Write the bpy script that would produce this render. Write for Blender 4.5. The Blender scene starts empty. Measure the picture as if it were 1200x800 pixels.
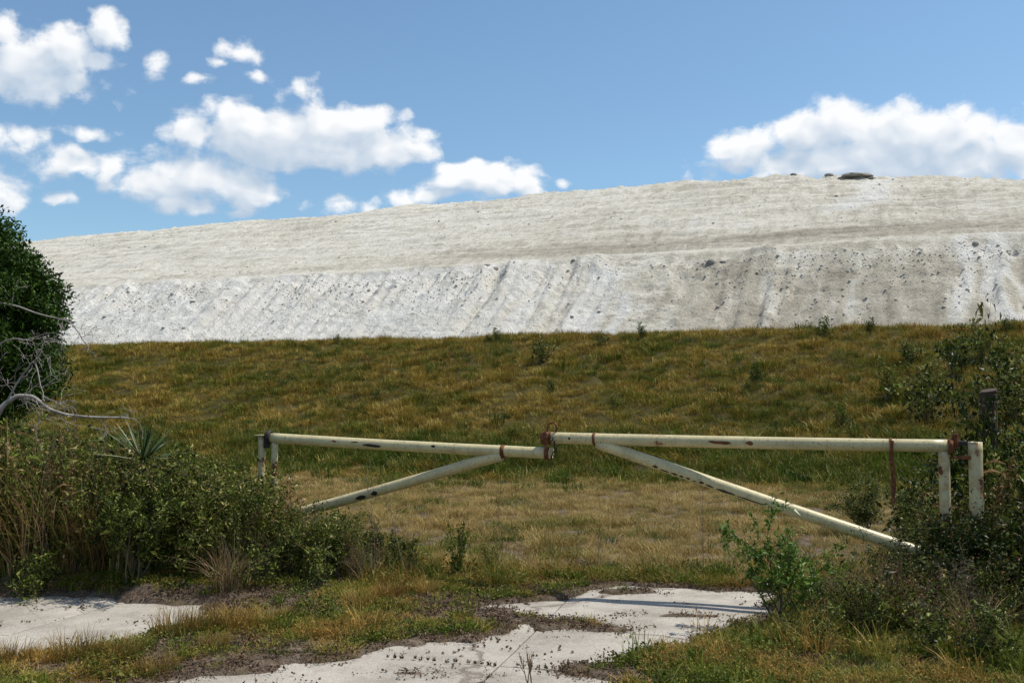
import bpy, math, random
import numpy as np
from mathutils import Vector
R = math.radians
S = bpy.context.scene
COL = S.collection
rng = np.random.default_rng(7)
random.seed(7)

# ------------------------------------------------------------ camera
F, EYE, PITCH = 1166.7, 1.6, math.atan(77/1166.7)
cam_d = bpy.data.cameras.new('camera'); cam_d.lens = 35; cam_d.sensor_width = 36
cam_d.clip_start = .05; cam_d.clip_end = 9000
cam = bpy.data.objects.new('camera', cam_d); COL.objects.link(cam)
cam.location = (0, 0, EYE); cam.rotation_euler = (math.pi/2+PITCH, 0, 0)
S.camera = cam
S.view_settings.view_transform = 'Standard'; S.view_settings.look = 'None'
S.view_settings.exposure = 0.0; S.view_settings.gamma = 1.0

def ray(px, py):
    dx = (px-600)/F; dy = (400-py)/F
    c, s = math.cos(PITCH), math.sin(PITCH)
    return np.array([dx, c-s*dy, s+c*dy])
def at_z(px, py, z=0.0):          # point of the view line that lies at height z
    d = ray(px, py); t = (z-EYE)/d[2]
    return np.array([0, 0, EYE])+d*t
def at_y(px, py, Y):
    d = ray(px, py); return np.array([0, 0, EYE])+d*(Y/d[1])
def proj(P):
    P = np.asarray(P, float); c, s = math.cos(PITCH), math.sin(PITCH)
    z = P[..., 2]-EYE
    f = np.maximum(c*P[..., 1]+s*z, 1e-3); u = -s*P[..., 1]+c*z
    return 600+F*P[..., 0]/f, 400-F*u/f

# ------------------------------------------------------------ sun, sky, clouds
SUN_EL, SUN_AZ = R(61), R(76)       # azimuth from +Y towards +X
sd = bpy.data.lights.new('sun', 'SUN'); sd.energy = 5.0; sd.angle = R(.53); sd.color = (1, .955, .87)
sun = bpy.data.objects.new('sun', sd); COL.objects.link(sun)
sv = Vector((math.sin(SUN_AZ)*math.cos(SUN_EL), math.cos(SUN_AZ)*math.cos(SUN_EL), math.sin(SUN_EL)))
sun.rotation_euler = sv.to_track_quat('Z', 'Y').to_euler(); sun.location = (60, 0, 90)

W = bpy.data.worlds.new('World'); S.world = W; W.use_nodes = True
wt = W.node_tree; wt.nodes.clear()

class NT:
    def __init__(s, tree): s.t = tree
    def n(s, typ, **kw):
        nd = s.t.nodes.new(typ)
        for k, v in kw.items():
            if k.startswith('i_'):
                nd.inputs[k[2:]].default_value = v
            else: setattr(nd, k, v)
        return nd
    def put(s, sock, v):
        if hasattr(v, 'is_output') or isinstance(v, bpy.types.NodeSocket): s.t.links.new(v, sock)
        else: sock.default_value = v
    def m(s, op, a, b=0.0, c=None, clamp=False):
        nd = s.t.nodes.new('ShaderNodeMath'); nd.operation = op; nd.use_clamp = clamp
        s.put(nd.inputs[0], a); s.put(nd.inputs[1], b)
        if c is not None: s.put(nd.inputs[2], c)
        return nd.outputs[0]
    def vm(s, op, a, b=(0, 0, 0)):
        nd = s.t.nodes.new('ShaderNodeVectorMath'); nd.operation = op
        s.put(nd.inputs[0], a)
        if op == 'SCALE': s.put(nd.inputs['Scale'], b)
        elif op not in ('LENGTH', 'NORMALIZE'): s.put(nd.inputs[1], b)
        return nd.outputs['Value'] if op in ('LENGTH', 'DOT_PRODUCT') else nd.outputs[0]
    def noise(s, vec, scale, detail=3, rough=.5, lac=2.0, out=0, dist=0.0):
        nd = s.t.nodes.new('ShaderNodeTexNoise'); nd.inputs['Scale'].default_value = scale
        nd.inputs['Detail'].default_value = detail; nd.inputs['Roughness'].default_value = rough
        nd.inputs['Lacunarity'].default_value = lac; nd.inputs['Distortion'].default_value = dist
        s.t.links.new(vec, nd.inputs['Vector']); return nd.outputs[out]
    def mr(s, v, a, b, c=0.0, d=1.0, smooth=False):
        nd = s.t.nodes.new('ShaderNodeMapRange'); nd.interpolation_type = 'SMOOTHSTEP' if smooth else 'LINEAR'
        s.put(nd.inputs[0], v)
        for i, q in enumerate((a, b, c, d)): s.put(nd.inputs[i+1], q)
        return nd.outputs[0]
    def mix(s, f, a, b):
        nd = s.t.nodes.new('ShaderNodeMix'); nd.data_type = 'RGBA'
        s.put(nd.inputs[0], f)
        for i, q in ((6, a), (7, b)):
            if isinstance(q, tuple) and len(q) == 3: q = (*q, 1)
            s.put(nd.inputs[i], q)
        return nd.outputs[2]
    def ramp(s, v, stops):
        nd = s.t.nodes.new('ShaderNodeValToRGB'); s.put(nd.inputs[0], v)
        e = nd.color_ramp.elements
        while len(e) < len(stops): e.new(.5)
        for q, (p, c) in zip(e, stops): q.position = p; q.color = (*c, 1)
        return nd.outputs[0]
    def xyz(s, v):
        nd = s.t.nodes.new('ShaderNodeSeparateXYZ'); s.t.links.new(v, nd.inputs[0]); return nd.outputs
    def comb(s, x, y, z):
        nd = s.t.nodes.new('ShaderNodeCombineXYZ')
        for i, q in enumerate((x, y, z)): s.put(nd.inputs[i], q)
        return nd.outputs[0]

# clouds: x, y, half width, half height, weight (photo pixels turned into azimuth / elevation)
CL = [(15, 75, 80, 46, 1.0), (70, 92, 60, 22, .8), (85, 55, 50, 30, .85), (128, 32, 24, 26, 1.0), (5, 40, 35, 25, .7), (110, 62, 35, 22, .7),
      (190, 76, 17, 17, .42), (278, 62, 33, 15, .62), (258, 72, 20, 9, .45), (240, 96, 27, 8, .5), (352, 102, 20, 13, .5), (300, 92, 20, 8, .4),
      (92, 188, 50, 20, .9), (130, 200, 20, 26, .75), (30, 152, 24, 13, .6), (108, 152, 27, 11, .55), (66, 228, 28, 8, .55), (5, 225, 28, 28, .8),
      (185, 215, 40, 24, .95), (240, 205, 80, 32, 1.05), (290, 222, 48, 22, 1.0), (205, 235, 55, 12, .7), (275, 243, 40, 7, .4),
      (225, 155, 36, 22, 1.0), (300, 158, 80, 36, 1.15), (390, 158, 90, 42, 1.2), (450, 170, 70, 30, 1.15), (350, 178, 130, 22, 1.1), (415, 135, 60, 20, 1.1),
      (570, 212, 85, 28, 1.1), (535, 200, 30, 16, .9), (610, 205, 32, 16, .9), (655, 212, 14, 9, .55), (480, 232, 17, 15, .6), (405, 240, 40, 14, .5), (520, 228, 60, 14, .7),
      (875, 175, 55, 22, 1.05), (945, 160, 48, 36, 1.15), (985, 150, 46, 36, 1.15), (1060, 155, 50, 38, 1.2), (1110, 165, 60, 34, 1.1), (1000, 185, 170, 30, 1.1),
      (1195, 165, 28, 30, 1.0), (1130, 190, 110, 26, 1.0), (860, 195, 60, 14, .6), (1270, 150, 70, 45, 1.1), (-70, 160, 70, 36, 1.0)]
def azel(px, py):
    d = ray(px, py); d = d/np.linalg.norm(d)
    return math.atan2(d[0], d[1]), math.asin(d[2])
def cloud_group(detail):
  g = bpy.data.node_groups.new('cloud_density', 'ShaderNodeTree')
  g.interface.new_socket('P', in_out='INPUT', socket_type='NodeSocketVector')
  g.interface.new_socket('D', in_out='OUTPUT', socket_type='NodeSocketFloat')
  q = NT(g); gi = q.n('NodeGroupInput'); go = q.n('NodeGroupOutput')
  P = gi.outputs[0]
  w1 = q.noise(P, 11, 3, .5, out=1)
  Pw = q.vm('ADD', P, q.vm('SCALE', q.vm('SUBTRACT', w1, (.5, .5, .5)), .03))
  acc = None
  for cx, cy, rx, ry, wgt in CL:
      a, e = azel(cx, cy)
      dd = q.vm('MULTIPLY', q.vm('SUBTRACT', Pw, (a, e, 0)), (F/rx/1.2, F/ry/1.16, 0))
      v = q.m('MULTIPLY_ADD', q.vm('LENGTH', dd), -wgt, wgt)
      acc = v if acc is None else q.m('SMOOTH_MAX', acc, v, .06)
  # scattered cumulus in the rest of the sky, outside the mapped part
  s_ = q.xyz(P)
  n1 = q.noise(q.vm('MULTIPLY', Pw, (1, 1.35, 1)), 26, 9 if detail else 2, .64)
  bil = q.n('ShaderNodeTexVoronoi', feature='SMOOTH_F1'); g.links.new(Pw, bil.inputs['Vector']); bil.inputs['Scale'].default_value = 52
  bil.inputs['Smoothness'].default_value = .5
  bb = q.m('MULTIPLY_ADD', bil.outputs['Distance'], -.55, .24)
  den = q.m('ADD', q.m('MULTIPLY_ADD', n1, 1.4, -.80), q.m('ADD', q.m('MULTIPLY', acc, 1.0), bb))
  g.links.new(den, go.inputs[0])
  return g
G_FULL, G_SOFT = cloud_group(1), cloud_group(0)

q = NT(wt)
tc = q.n('ShaderNodeTexCoord'); D = q.vm('NORMALIZE', tc.outputs['Generated'])
x, y, z = q.xyz(D)
az = q.m('ARCTAN2', x, y); el = q.m('ARCSINE', z)
PP = q.comb(az, el, 0.0)
def dens(vec, gg):
    nd = q.n('ShaderNodeGroup'); nd.node_tree = gg; wt.links.new(vec, nd.inputs[0]); return nd.outputs[0]
d0 = dens(PP, G_FULL)
d1 = dens(q.vm('ADD', PP, (.008, .022, 0)), G_SOFT)
alpha = q.mr(d0, -.06, .42, 0, 1, True)
alpha = q.m('MULTIPLY', alpha, q.mr(el, .0, .05, 0, 1))
lit = q.mr(q.m('SUBTRACT', d0, d1), -.40, .36, 0, 1)
body = q.mr(d1, -.1, .42, 1.0, .0)
shade = q.m('ADD', q.m('MULTIPLY', lit, .45), q.m('MULTIPLY', body, .55), clamp=True)
ccol = q.mix(shade, (4.3, 5.2, 6.3), (8.4, 8.45, 8.5))
sky = q.n('ShaderNodeTexSky', sky_type='NISHITA', sun_disc=False, sun_elevation=SUN_EL, sun_rotation=SUN_AZ,
          altitude=10, air_density=1.0, dust_density=.6, ozone_density=1.6)
skc = q.mix(1.0, sky.outputs[0], sky.outputs[0])
hs = q.n('ShaderNodeHueSaturation'); hs.inputs['Saturation'].default_value = 1.0; hs.inputs['Value'].default_value = 1.14
tint = q.vm('MULTIPLY', sky.outputs[0], (.86, 1.0, 1.02)); wt.links.new(tint, hs.inputs['Color'])
def background(col):
    b_ = q.n('ShaderNodeBackground'); b_.inputs[1].default_value = .12; wt.links.new(col, b_.inputs[0]); return b_
bg_map = background(q.mix(q.m('MULTIPLY', alpha, .96), hs.outputs[0], ccol))
# the rest of the sky: scattered cumulus of the same kind
oth = q.noise(q.vm('MULTIPLY', D, (1, 1, 2.4)), 3.1, 5, .55)
oa = q.m('MULTIPLY', q.mr(oth, .54, .62, 0, 1, True), q.mr(z, .0, .12, 0, 1))
oa = q.m('MULTIPLY', oa, q.mr(q.m('MAXIMUM', q.m('ABSOLUTE', az), q.m('MULTIPLY', el, 1.6)), .62, .80, 0, 1, True))
oc = q.mix(q.mr(oth, .56, .72, 1, 0), (5.6, 6.3, 7.2), (7.9, 8.0, 8.1))
bg_rest = background(q.mix(q.m('MULTIPLY', oa, .95), hs.outputs[0], oc))
inside = q.m('MULTIPLY', q.m('LESS_THAN', q.m('ABSOLUTE', az), .66), q.m('MULTIPLY', q.m('LESS_THAN', el, .46), q.m('GREATER_THAN', el, .0)))
mxs = q.n('ShaderNodeMixShader'); wt.links.new(inside, mxs.inputs[0]); wt.links.new(bg_rest.outputs[0], mxs.inputs[1]); wt.links.new(bg_map.outputs[0], mxs.inputs[2])
wo = q.n('ShaderNodeOutputWorld'); wt.links.new(mxs.outputs[0], wo.inputs[0])

# ------------------------------------------------------------ numpy noise
def _h(ix, iy, s):
    h = (ix.astype(np.int64)*374761393+iy.astype(np.int64)*668265263+s*974634777) & 0xffffffff
    h = ((h ^ (h >> 13))*1274126177) & 0xffffffff
    return ((h ^ (h >> 16)) & 0xffffff)/float(0xffffff)
def vn(x, y, s=0):
    x = np.asarray(x, float); y = np.asarray(y, float)
    ix = np.floor(x); iy = np.floor(y); fx = x-ix; fy = y-iy
    fx = fx*fx*(3-2*fx); fy = fy*fy*(3-2*fy)
    a = _h(ix, iy, s); b = _h(ix+1, iy, s); c = _h(ix, iy+1, s); d = _h(ix+1, iy+1, s)
    return (a+(b-a)*fx)*(1-fy)+(c+(d-c)*fx)*fy
def fbm(x, y, o=4, s=0, gain=.5):
    t = 0; a = 1; n = 0
    for i in range(o):
        t = t+a*vn(x*2**i+i*17.3, y*2**i-i*9.1, s+i); n += a; a *= gain
    return t/n
def sst(v, a, b):
    t = np.clip((v-a)/(b-a), 0, 1); return t*t*(3-2*t)

# ------------------------------------------------------------ object helpers
def props(o, label=None, cat=None, group=None, kind=None):
    for k, v in (('label', label), ('category', cat), ('group', group), ('kind', kind)):
        if v: o[k] = v
    return o
def link(name, me, mat=None, parent=None):
    if mat is not None and not me.materials: me.materials.append(mat)
    o = bpy.data.objects.new(name, me); COL.objects.link(o)
    if parent: o.parent = parent
    return o
def mesh_np(name, V, F, attrs=None, smooth=False):
    """V (n,3); F list of arrays (m,k)."""
    me = bpy.data.meshes.new(name)
    V = np.asarray(V, np.float32)
    F = [np.asarray(f, np.int32) for f in (F if isinstance(F, list) else [F]) if len(f)]
    lens = np.concatenate([np.full(len(f), f.shape[1], np.int32) for f in F])
    loops = np.concatenate([f.ravel() for f in F]).astype(np.int32)
    starts = np.concatenate([[0], np.cumsum(lens)[:-1]]).astype(np.int32)
    me.vertices.add(len(V)); me.vertices.foreach_set('co', V.ravel())
    me.loops.add(len(loops)); me.loops.foreach_set('vertex_index', loops)
    me.polygons.add(len(lens)); me.polygons.foreach_set('loop_start', starts)
    me.polygons.foreach_set('loop_total', lens)
    me.polygons.foreach_set('use_smooth', np.full(len(lens), smooth, bool))
    for k, v in (attrs or {}).items():
        a = me.attributes.new(k, 'FLOAT', 'POINT'); a.data.foreach_set('value', np.asarray(v, np.float32))
    me.update(calc_edges=True)
    return me
class Acc:
    def __init__(s): s.V = []; s.F = []; s.A = []; s.n = 0
    def add(s, V, F, a=None):
        V = np.asarray(V, float).reshape(-1, 3)
        s.V.append(V); s.F.append(np.asarray(F, np.int64)+s.n)
        s.A.append(np.zeros(len(V)) if a is None else np.broadcast_to(a, (len(V),))); s.n += len(V)
    def mesh(s, name, smooth=False):
        ks = {}
        for f in s.F: ks.setdefault(f.shape[1], []).append(f)
        return mesh_np(name, np.concatenate(s.V), [np.concatenate(v) for v in ks.values()], {'v': np.concatenate(s.A)}, smooth)
def tube(acc, pts, rad, sides=6, a=0., cap=True):
    pts = np.asarray(pts, float); n = len(pts); rad = np.broadcast_to(rad, (n,))
    T = np.gradient(pts, axis=0); T /= np.linalg.norm(T, axis=1, keepdims=True)+1e-9
    up = np.array([0, 0, 1.]) if abs(T[0][2]) < .9 else np.array([1., 0, 0])
    Nn = np.cross(T, up); Nn /= np.linalg.norm(Nn, axis=1, keepdims=True)+1e-9
    B = np.cross(T, Nn)
    th = np.arange(sides)*2*np.pi/sides
    ring = pts[:, None]+rad[:, None, None]*(np.cos(th)[None, :, None]*Nn[:, None]+np.sin(th)[None, :, None]*B[:, None])
    i = np.arange(n-1)[:, None]*sides; j = np.arange(sides)[None]; k = (j+1) % sides
    Fq = np.stack([i+j, i+k, i+sides+k, i+sides+j], -1).reshape(-1, 4)
    acc.add(ring.reshape(-1, 3), Fq, a)
    if cap:
        for e, r_ in ((0, ring[0]), (1, ring[-1])):
            f = np.arange(sides)[None]
            acc.add(r_, f if e else f[:, ::-1], a)
def blades(acc, base, h, az, lean, width, seg=3, curl=1.0, a=None, tw=None):
    """vectorised grass blades"""
    n = len(base); h = np.broadcast_to(h, n); lean = np.broadcast_to(lean, n); width = np.broadcast_to(width, n)
    t = np.linspace(0, 1, seg+1)
    out = np.stack([np.cos(az), np.sin(az), 0*az], 1)
    ta = az+np.pi/2+(rng.uniform(-.9, .9, n) if tw is None else tw)
    side = np.stack([np.cos(ta), np.sin(ta), 0*az], 1)
    hor = lean[:, None]*h[:, None]*(t**(1+curl))[None]
    ver = h[:, None]*(t-.35*np.minimum(lean, 1.4)[:, None]*t**2.2)
    ctr = base[:, None]+out[:, None]*hor[..., None]+np.array([0, 0, 1.])*ver[..., None]
    w = width[:, None]*(1-.8*t**1.6)[None]*.5
    L = ctr-side[:, None]*w[..., None]; Rr = ctr+side[:, None]*w[..., None]
    V = np.stack([L, Rr], 2).reshape(n, -1, 3)
    i = np.arange(seg)*2
    f = np.stack([i, i+1, i+3, i+2], -1)
    Fq = (f[None]+np.arange(n)[:, None, None]*(2*(seg+1))).reshape(-1, 4)
    av = np.repeat(rng.uniform(0, 1, n) if a is None else np.broadcast_to(a, n), 2*(seg+1))
    acc.add(V.reshape(-1, 3), Fq, av)
def leaves(acc, pos, size, droop=0., aspect=.42, a=None, up=.35):
    n = len(pos); size = np.broadcast_to(size, n)
    d = rng.normal(size=(n, 3)); d[:, 2] += up-droop; d /= np.linalg.norm(d, axis=1, keepdims=True)
    s_ = np.cross(d, rng.normal(size=(n, 3))+np.array([0, 0, 1.2])); s_ /= np.linalg.norm(s_, axis=1, keepdims=True)+1e-9
    nn = np.cross(s_, d)
    b = pos; tip = pos+d*size[:, None]-nn*size[:, None]*.12
    mid = pos+d*size[:, None]*.48+nn*size[:, None]*.07
    l = mid+s_*size[:, None]*aspect*.5+nn*size[:, None]*.08; r_ = mid-s_*size[:, None]*aspect*.5+nn*size[:, None]*.08
    V = np.stack([b, l, tip, r_, mid], 1).reshape(-1, 3)
    o = np.arange(n)[:, None]*5
    Ft = np.concatenate([o+np.array([[0, 4, 1]]), o+np.array([[4, 2, 1]]), o+np.array([[0, 3, 4]]), o+np.array([[3, 2, 4]])])
    acc.add(V, Ft, np.repeat(rng.uniform(0, 1, n) if a is None else np.broadcast_to(a, n), 5))
def grow(p, d, length, rad, level, maxl, out, tips, wob=.25, kids=4, spread=.8, gain=.62, upb=.1, tips_from=1):
    """recursive branching: out gets (pts, radii, level), tips gets points along the thin branches"""
    n = 6; pts = [np.array(p, float)]; d = np.array(d, float); d /= np.linalg.norm(d)
    for i in range(n):
        d = d+rng.normal(size=3)*wob+np.array([0, 0, upb]); d /= np.linalg.norm(d)
        pts.append(pts[-1]+d*length/n)
    pts = np.array(pts); rr = rad*(1-.75*np.linspace(0, 1, n+1))
    out.append((pts, rr, level))
    if level >= tips_from: tips.append(pts[2:])
    if level < maxl:
        for k in range(kids):
            i = rng.integers(2, n+1)
            dd = pts[i]-pts[i-1]; dd /= np.linalg.norm(dd)
            s_ = rng.normal(size=3); s_ -= s_.dot(dd)*dd; s_ /= np.linalg.norm(s_)
            grow(pts[i], dd+s_*spread, length*gain*rng.uniform(.7, 1.2), rr[i]*.75, level+1, maxl, out, tips, wob, kids, spread, gain, upb, tips_from)

# ------------------------------------------------------------ materials
def new_mat(name):
    m = bpy.data.materials.new(name); m.use_nodes = True; t = m.node_tree; t.nodes.clear()
    q = NT(t); q.out = q.n('ShaderNodeOutputMaterial'); return m, q
def bsdf(q, col, rough=.9, bump=None, bs=.3, bd=.01, spec=.3, metal=0.):
    b = q.n('ShaderNodeBsdfPrincipled'); q.put(b.inputs['Base Color'], col if not isinstance(col, tuple) else (*col, 1))
    q.put(b.inputs['Roughness'], rough); b.inputs['Specular IOR Level'].default_value = spec; q.put(b.inputs['Metallic'], metal)
    if bump is not None:
        bm_ = q.n('ShaderNodeBump'); bm_.inputs['Strength'].default_value = bs; bm_.inputs['Distance'].default_value = bd
        q.t.links.new(bump, bm_.inputs['Height']); q.t.links.new(bm_.outputs[0], b.inputs['Normal'])
    return b.outputs[0]
def attr(q, n):
    a = q.n('ShaderNodeAttribute', attribute_name=n); return a.outputs['Fac']
def pos(q): return q.n('ShaderNodeNewGeometry').outputs['Position']
def leafy(name, stops, patch=None, pscale=.5, trans=.35, rough=.55, rnd=.5, spec=.3, pw=1.6, off=0.):
    spec *= .5; trans *= .7
    """leaf / blade material: hue from the leaf's own value, the plant, and world-space patches"""
    m, q = new_mat(name)
    oi = q.n('ShaderNodeObjectInfo').outputs['Random']
    v = q.m('ADD', q.m('MULTIPLY', attr(q, 'v'), 1-rnd), q.m('MULTIPLY', oi, rnd))
    c = q.ramp(v, stops)
    if patch:
        p = q.mr(q.noise(pos(q), pscale, 4, .6), .5+off-.22/pw, .5+off+.22/pw, 0, 1, True)
        p2 = q.mr(q.m('ADD', p, q.m('MULTIPLY_ADD', oi, .9, -.45)), .2, .8, 0, 1, True)
        c = q.mix(p2, c, q.ramp(v, patch))
    b = q.n('ShaderNodeBsdfPrincipled'); q.t.links.new(c, b.inputs['Base Color'])
    b.inputs['Roughness'].default_value = rough; b.inputs['Specular IOR Level'].default_value = spec
    tr = q.n('ShaderNodeBsdfTranslucent'); q.t.links.new(c, tr.inputs['Color'])
    mx = q.n('ShaderNodeMixShader'); mx.inputs[0].default_value = trans
    q.t.links.new(b.outputs[0], mx.inputs[1]); q.t.links.new(tr.outputs[0], mx.inputs[2])
    q.t.links.new(mx.outputs[0], q.out.inputs[0]); return m

M = {}
GREEN = [(0, (.012, .028, .002)), (.5, (.062, .105, .008)), (1, (.22, .26, .03))]
OLIVE = [(0, (.075, .080, .012)), (.5, (.145, .14, .022)), (1, (.25, .22, .055))]
STRAW = [(0, (.11, .065, .018)), (.5, (.38, .265, .085)), (1, (.76, .58, .28))]
RUST_ = [(0, (.12, .060, .014)), (.5, (.28, .16, .035)), (1, (.50, .33, .09))]
M['berm'] = leafy('berm_grass', [(0, (.060, .034, .006)), (.4, (.25, .162, .027)), (.75, (.46, .33, .070)), (1, (.75, .60, .22))], [(0, (.016, .026, .002)), (.5, (.110, .120, .011)), (1, (.31, .285, .04))], .55, .22, pw=1.5, off=.055, rnd=.4)
M['meadow'] = leafy('meadow_grass', STRAW, OLIVE, .6, .35, pw=1.2, off=.09)
M['short'] = leafy('short_grass', [(0, (.032, .052, .004)), (.5, (.145, .185, .018)), (1, (.44, .40, .09))], RUST_, 1.4, .35, pw=1.0)
M['green'] = leafy('weed_green', GREEN, OLIVE, 1.2, .35, pw=.8)
M['tuft'] = leafy('tuft_grass', [(0, (.13, .085, .02)), (.5, (.25, .165, .045)), (1, (.40, .28, .10))], RUST_, 1.5, .35)
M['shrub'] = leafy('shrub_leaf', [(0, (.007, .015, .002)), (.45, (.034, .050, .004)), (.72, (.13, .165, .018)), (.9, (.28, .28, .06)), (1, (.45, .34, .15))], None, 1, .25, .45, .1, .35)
M['dark_sprig'] = leafy('dark_sprig', [(0, (.025, .016, .010)), (.7, (.06, .04, .022)), (1, (.12, .10, .04))], None, 1, .1, .8, .3, .1)
M['wisp'] = leafy('wisp_leaf', [(0, (.010, .018, .002)), (.4, (.045, .062, .005)), (.7, (.15, .18, .022)), (.88, (.30, .28, .08)), (1, (.50, .40, .22))], None, 1, .3, .5, .25, .3)
M['sapling'] = leafy('sapling_leaf', [(0, (.030, .065, .005)), (.6, (.095, .165, .012)), (1, (.28, .36, .09))], None, 1, .4, .4, .1, .5)
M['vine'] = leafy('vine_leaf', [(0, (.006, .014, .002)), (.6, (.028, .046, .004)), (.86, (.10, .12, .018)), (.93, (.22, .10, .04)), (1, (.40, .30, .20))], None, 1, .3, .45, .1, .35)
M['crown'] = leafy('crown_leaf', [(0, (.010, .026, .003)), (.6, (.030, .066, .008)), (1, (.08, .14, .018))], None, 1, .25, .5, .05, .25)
M['reed'] = leafy('reed_blade', [(0, (.05, .065, .012)), (.25, (.12, .075, .028)), (.6, (.26, .15, .06)), (.9, (.42, .29, .15)), (1, (.60, .48, .33))], None, 1, .3, .6, .15)
M['yucca'] = leafy('yucca_blade', [(0, (.03, .055, .012)), (.6, (.08, .12, .035)), (1, (.50, .50, .32))], None, 1, .15, .4, .1, .5)

def simple(name, stops, scale, rough=.9, bs=.4, bd=.006, detail=5, stretch=None):
    m, q = new_mat(name); tc = q.n('ShaderNodeTexCoord').outputs['Object']
    if stretch: tc = q.vm('MULTIPLY', tc, stretch)
    n = q.noise(tc, scale, detail, .6); c = q.ramp(q.mr(n, .25, .75), stops)
    q.t.links.new(bsdf(q, c, rough, n, bs, bd), q.out.inputs[0]); return m
M['bark'] = simple('bark', [(0, (.06, .045, .035)), (1, (.17, .135, .11))], 14)
M['deadwood'] = simple('dead_wood', [(0, (.16, .14, .12)), (1, (.42, .38, .34))], 12)
M['twig'] = simple('dry_twig', [(0, (.09, .062, .040)), (1, (.26, .20, .14))], 6)
M['stem'] = simple('green_stem', [(0, (.07, .06, .03)), (1, (.15, .13, .07))], 10)
M['litter'] = leafy('litter', [(0, (.055, .035, .022)), (.6, (.13, .085, .055)), (1, (.27, .195, .13))], None, 1, .1, .8, .4, .1)
M['oldpost'] = simple('old_wood', [(0, (.025, .016, .012)), (1, (.10, .065, .045))], 9, stretch=(1, 1, .15))
M['darkrock'] = simple('dark_rock', [(0, (.13, .12, .11)), (1, (.42, .39, .35))], 3, bd=.05)
M['clod'] = simple('gypsum_clod', [(0, (.30, .28, .245)), (1, (.60, .565, .50))], 2, bd=.03)
M['blackrubber'] = simple('black_iron', [(0, (.012, .010, .010)), (1, (.05, .035, .03))], 20, .6)

# paint on old pipe: cream paint, rust where it has flaked
def paint(name, thr, shift, ns=1.9, ca=(.60, .51, .28), cb=(.44, .37, .20)):
    m, q = new_mat(name); tc = q.vm('ADD', q.n('ShaderNodeTexCoord').outputs['Object'], (shift, 0, 0))
    a = q.noise(tc, ns, 2, .5); b = q.noise(tc, 13, 6, .7)
    f = q.m('ADD', q.m('MULTIPLY', a, .62), q.m('MULTIPLY', b, .38))
    r_ = q.mr(f, thr, thr+.012, 0, 1)
    halo = q.mr(f, thr-.07, thr, 0, 1, True)
    grime = q.noise(tc, 5, 5, .65)
    pc = q.mix(q.mr(grime, .35, .75), ca, cb)
    pc = q.mix(q.mr(q.noise(tc, 60, 2, .5), .62, .7), pc, (.27, .18, .09)); pc = q.mix(q.mr(q.noise(q.vm('MULTIPLY', tc, (14, 14, 1.2)), 1.6, 5, .7), .55, .72, 0, .55), pc, (.25, .20, .11))
    pc = q.mix(q.m('MULTIPLY', halo, .55), pc, (.36, .20, .08))
    rc = q.ramp(b, [(.3, (.025, .010, .006)), (.55, (.10, .035, .014)), (.75, (.22, .085, .03))])
    c = q.mix(r_, pc, rc)
    hgt = q.m('SUBTRACT', q.m('MULTIPLY', grime, .3), r_)
    q.t.links.new(bsdf(q, c, q.mr(r_, 0, 1, .36, .95), hgt, .5, .003, .5), q.out.inputs[0]); return m
M['paint'] = paint('cream_paint', .635, 0.); M['paint2'] = paint('cream_paint_flaked', .66, 3.3)
M['paint3'] = paint('cream_paint_post', .53, 2.3, 3.2, (.58, .50, .28), (.40, .36, .22))
M['rust'] = simple('rust', [(0, (.045, .016, .008)), (.5, (.14, .05, .02)), (1, (.30, .13, .05))], 25)

# concrete
m, q = new_mat('old_concrete'); p = pos(q)
big = q.noise(p, 1.1, 4, .6); med = q.noise(p, 9, 5, .65); fine = q.noise(p, 120, 3, .7)
vor = q.n('ShaderNodeTexVoronoi', feature='DISTANCE_TO_EDGE'); vor.inputs['Scale'].default_value = .38
q.t.links.new(q.vm('ADD', q.vm('MULTIPLY', p, (1, 1, 0)), q.vm('SCALE', q.noise(p, 2.2, 5, .6, out=1), .55)), vor.inputs['Vector'])
crack = q.mr(vor.outputs['Distance'], .004, .012, 1, 0)
agg = q.n('ShaderNodeTexVoronoi', feature='F1'); agg.inputs['Scale'].default_value = 75; q.t.links.new(p, agg.inputs['Vector'])
c = q.mix(q.mr(big, .35, .68), (.42, .38, .32), (.22, .195, .16))
c = q.mix(q.mr(med, .5, .75), c, (.34, .30, .265))
c = q.mix(q.mr(agg.outputs['Color'], .0, 1.0, 0, .45), c, (.50, .46, .40)); c = q.mix(q.mr(q.noise(p, 2.6, 5, .7), .48, .66, 0, .6), c, (.22, .19, .155))
c = q.mix(q.mr(fine, .60, .72, 0, .8), c, (.17, .14, .12))
c = q.mix(q.mr(q.noise(p, 34, 4, .7), .52, .66, 0, .45), c, (.25, .21, .175)); c = q.mix(q.m('MULTIPLY', crack, .6), c, (.12, .085, .06))
hh = q.m('ADD', q.m('ADD', q.m('MULTIPLY', fine, .5), q.m('MULTIPLY', agg.outputs['Distance'], .7)), q.m('MULTIPLY', crack, -2.0))
q.t.links.new(bsdf(q, c, .95, hh, .7, .006, .2), q.out.inputs[0]); M['concrete'] = m

# soil
m, q = new_mat('soil'); p = pos(q)
a1 = q.noise(p, 1.3, 5, .65); a2 = q.noise(p, 14, 6, .7); a3 = q.noise(p, 90, 3, .7)
c = q.ramp(a2, [(.3, (.055, .038, .026)), (.5, (.12, .088, .062)), (.72, (.24, .19, .15))])
c = q.mix(q.mr(a1, .5, .65), c, (.10, .075, .035)); c = q.mix(q.mr(a3, .58, .7, 0, .8), c, (.30, .25, .21)); c = q.mix(q.mr(q.xyz(p)[2], .10, .4, 0, .9), c, q.mix(a1, (.070, .048, .012), (.045, .048, .010)))
q.t.links.new(bsdf(q, c, .97, q.m('ADD', a2, a3), .8, .02, .1), q.out.inputs[0]); M['soil'] = m

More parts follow.
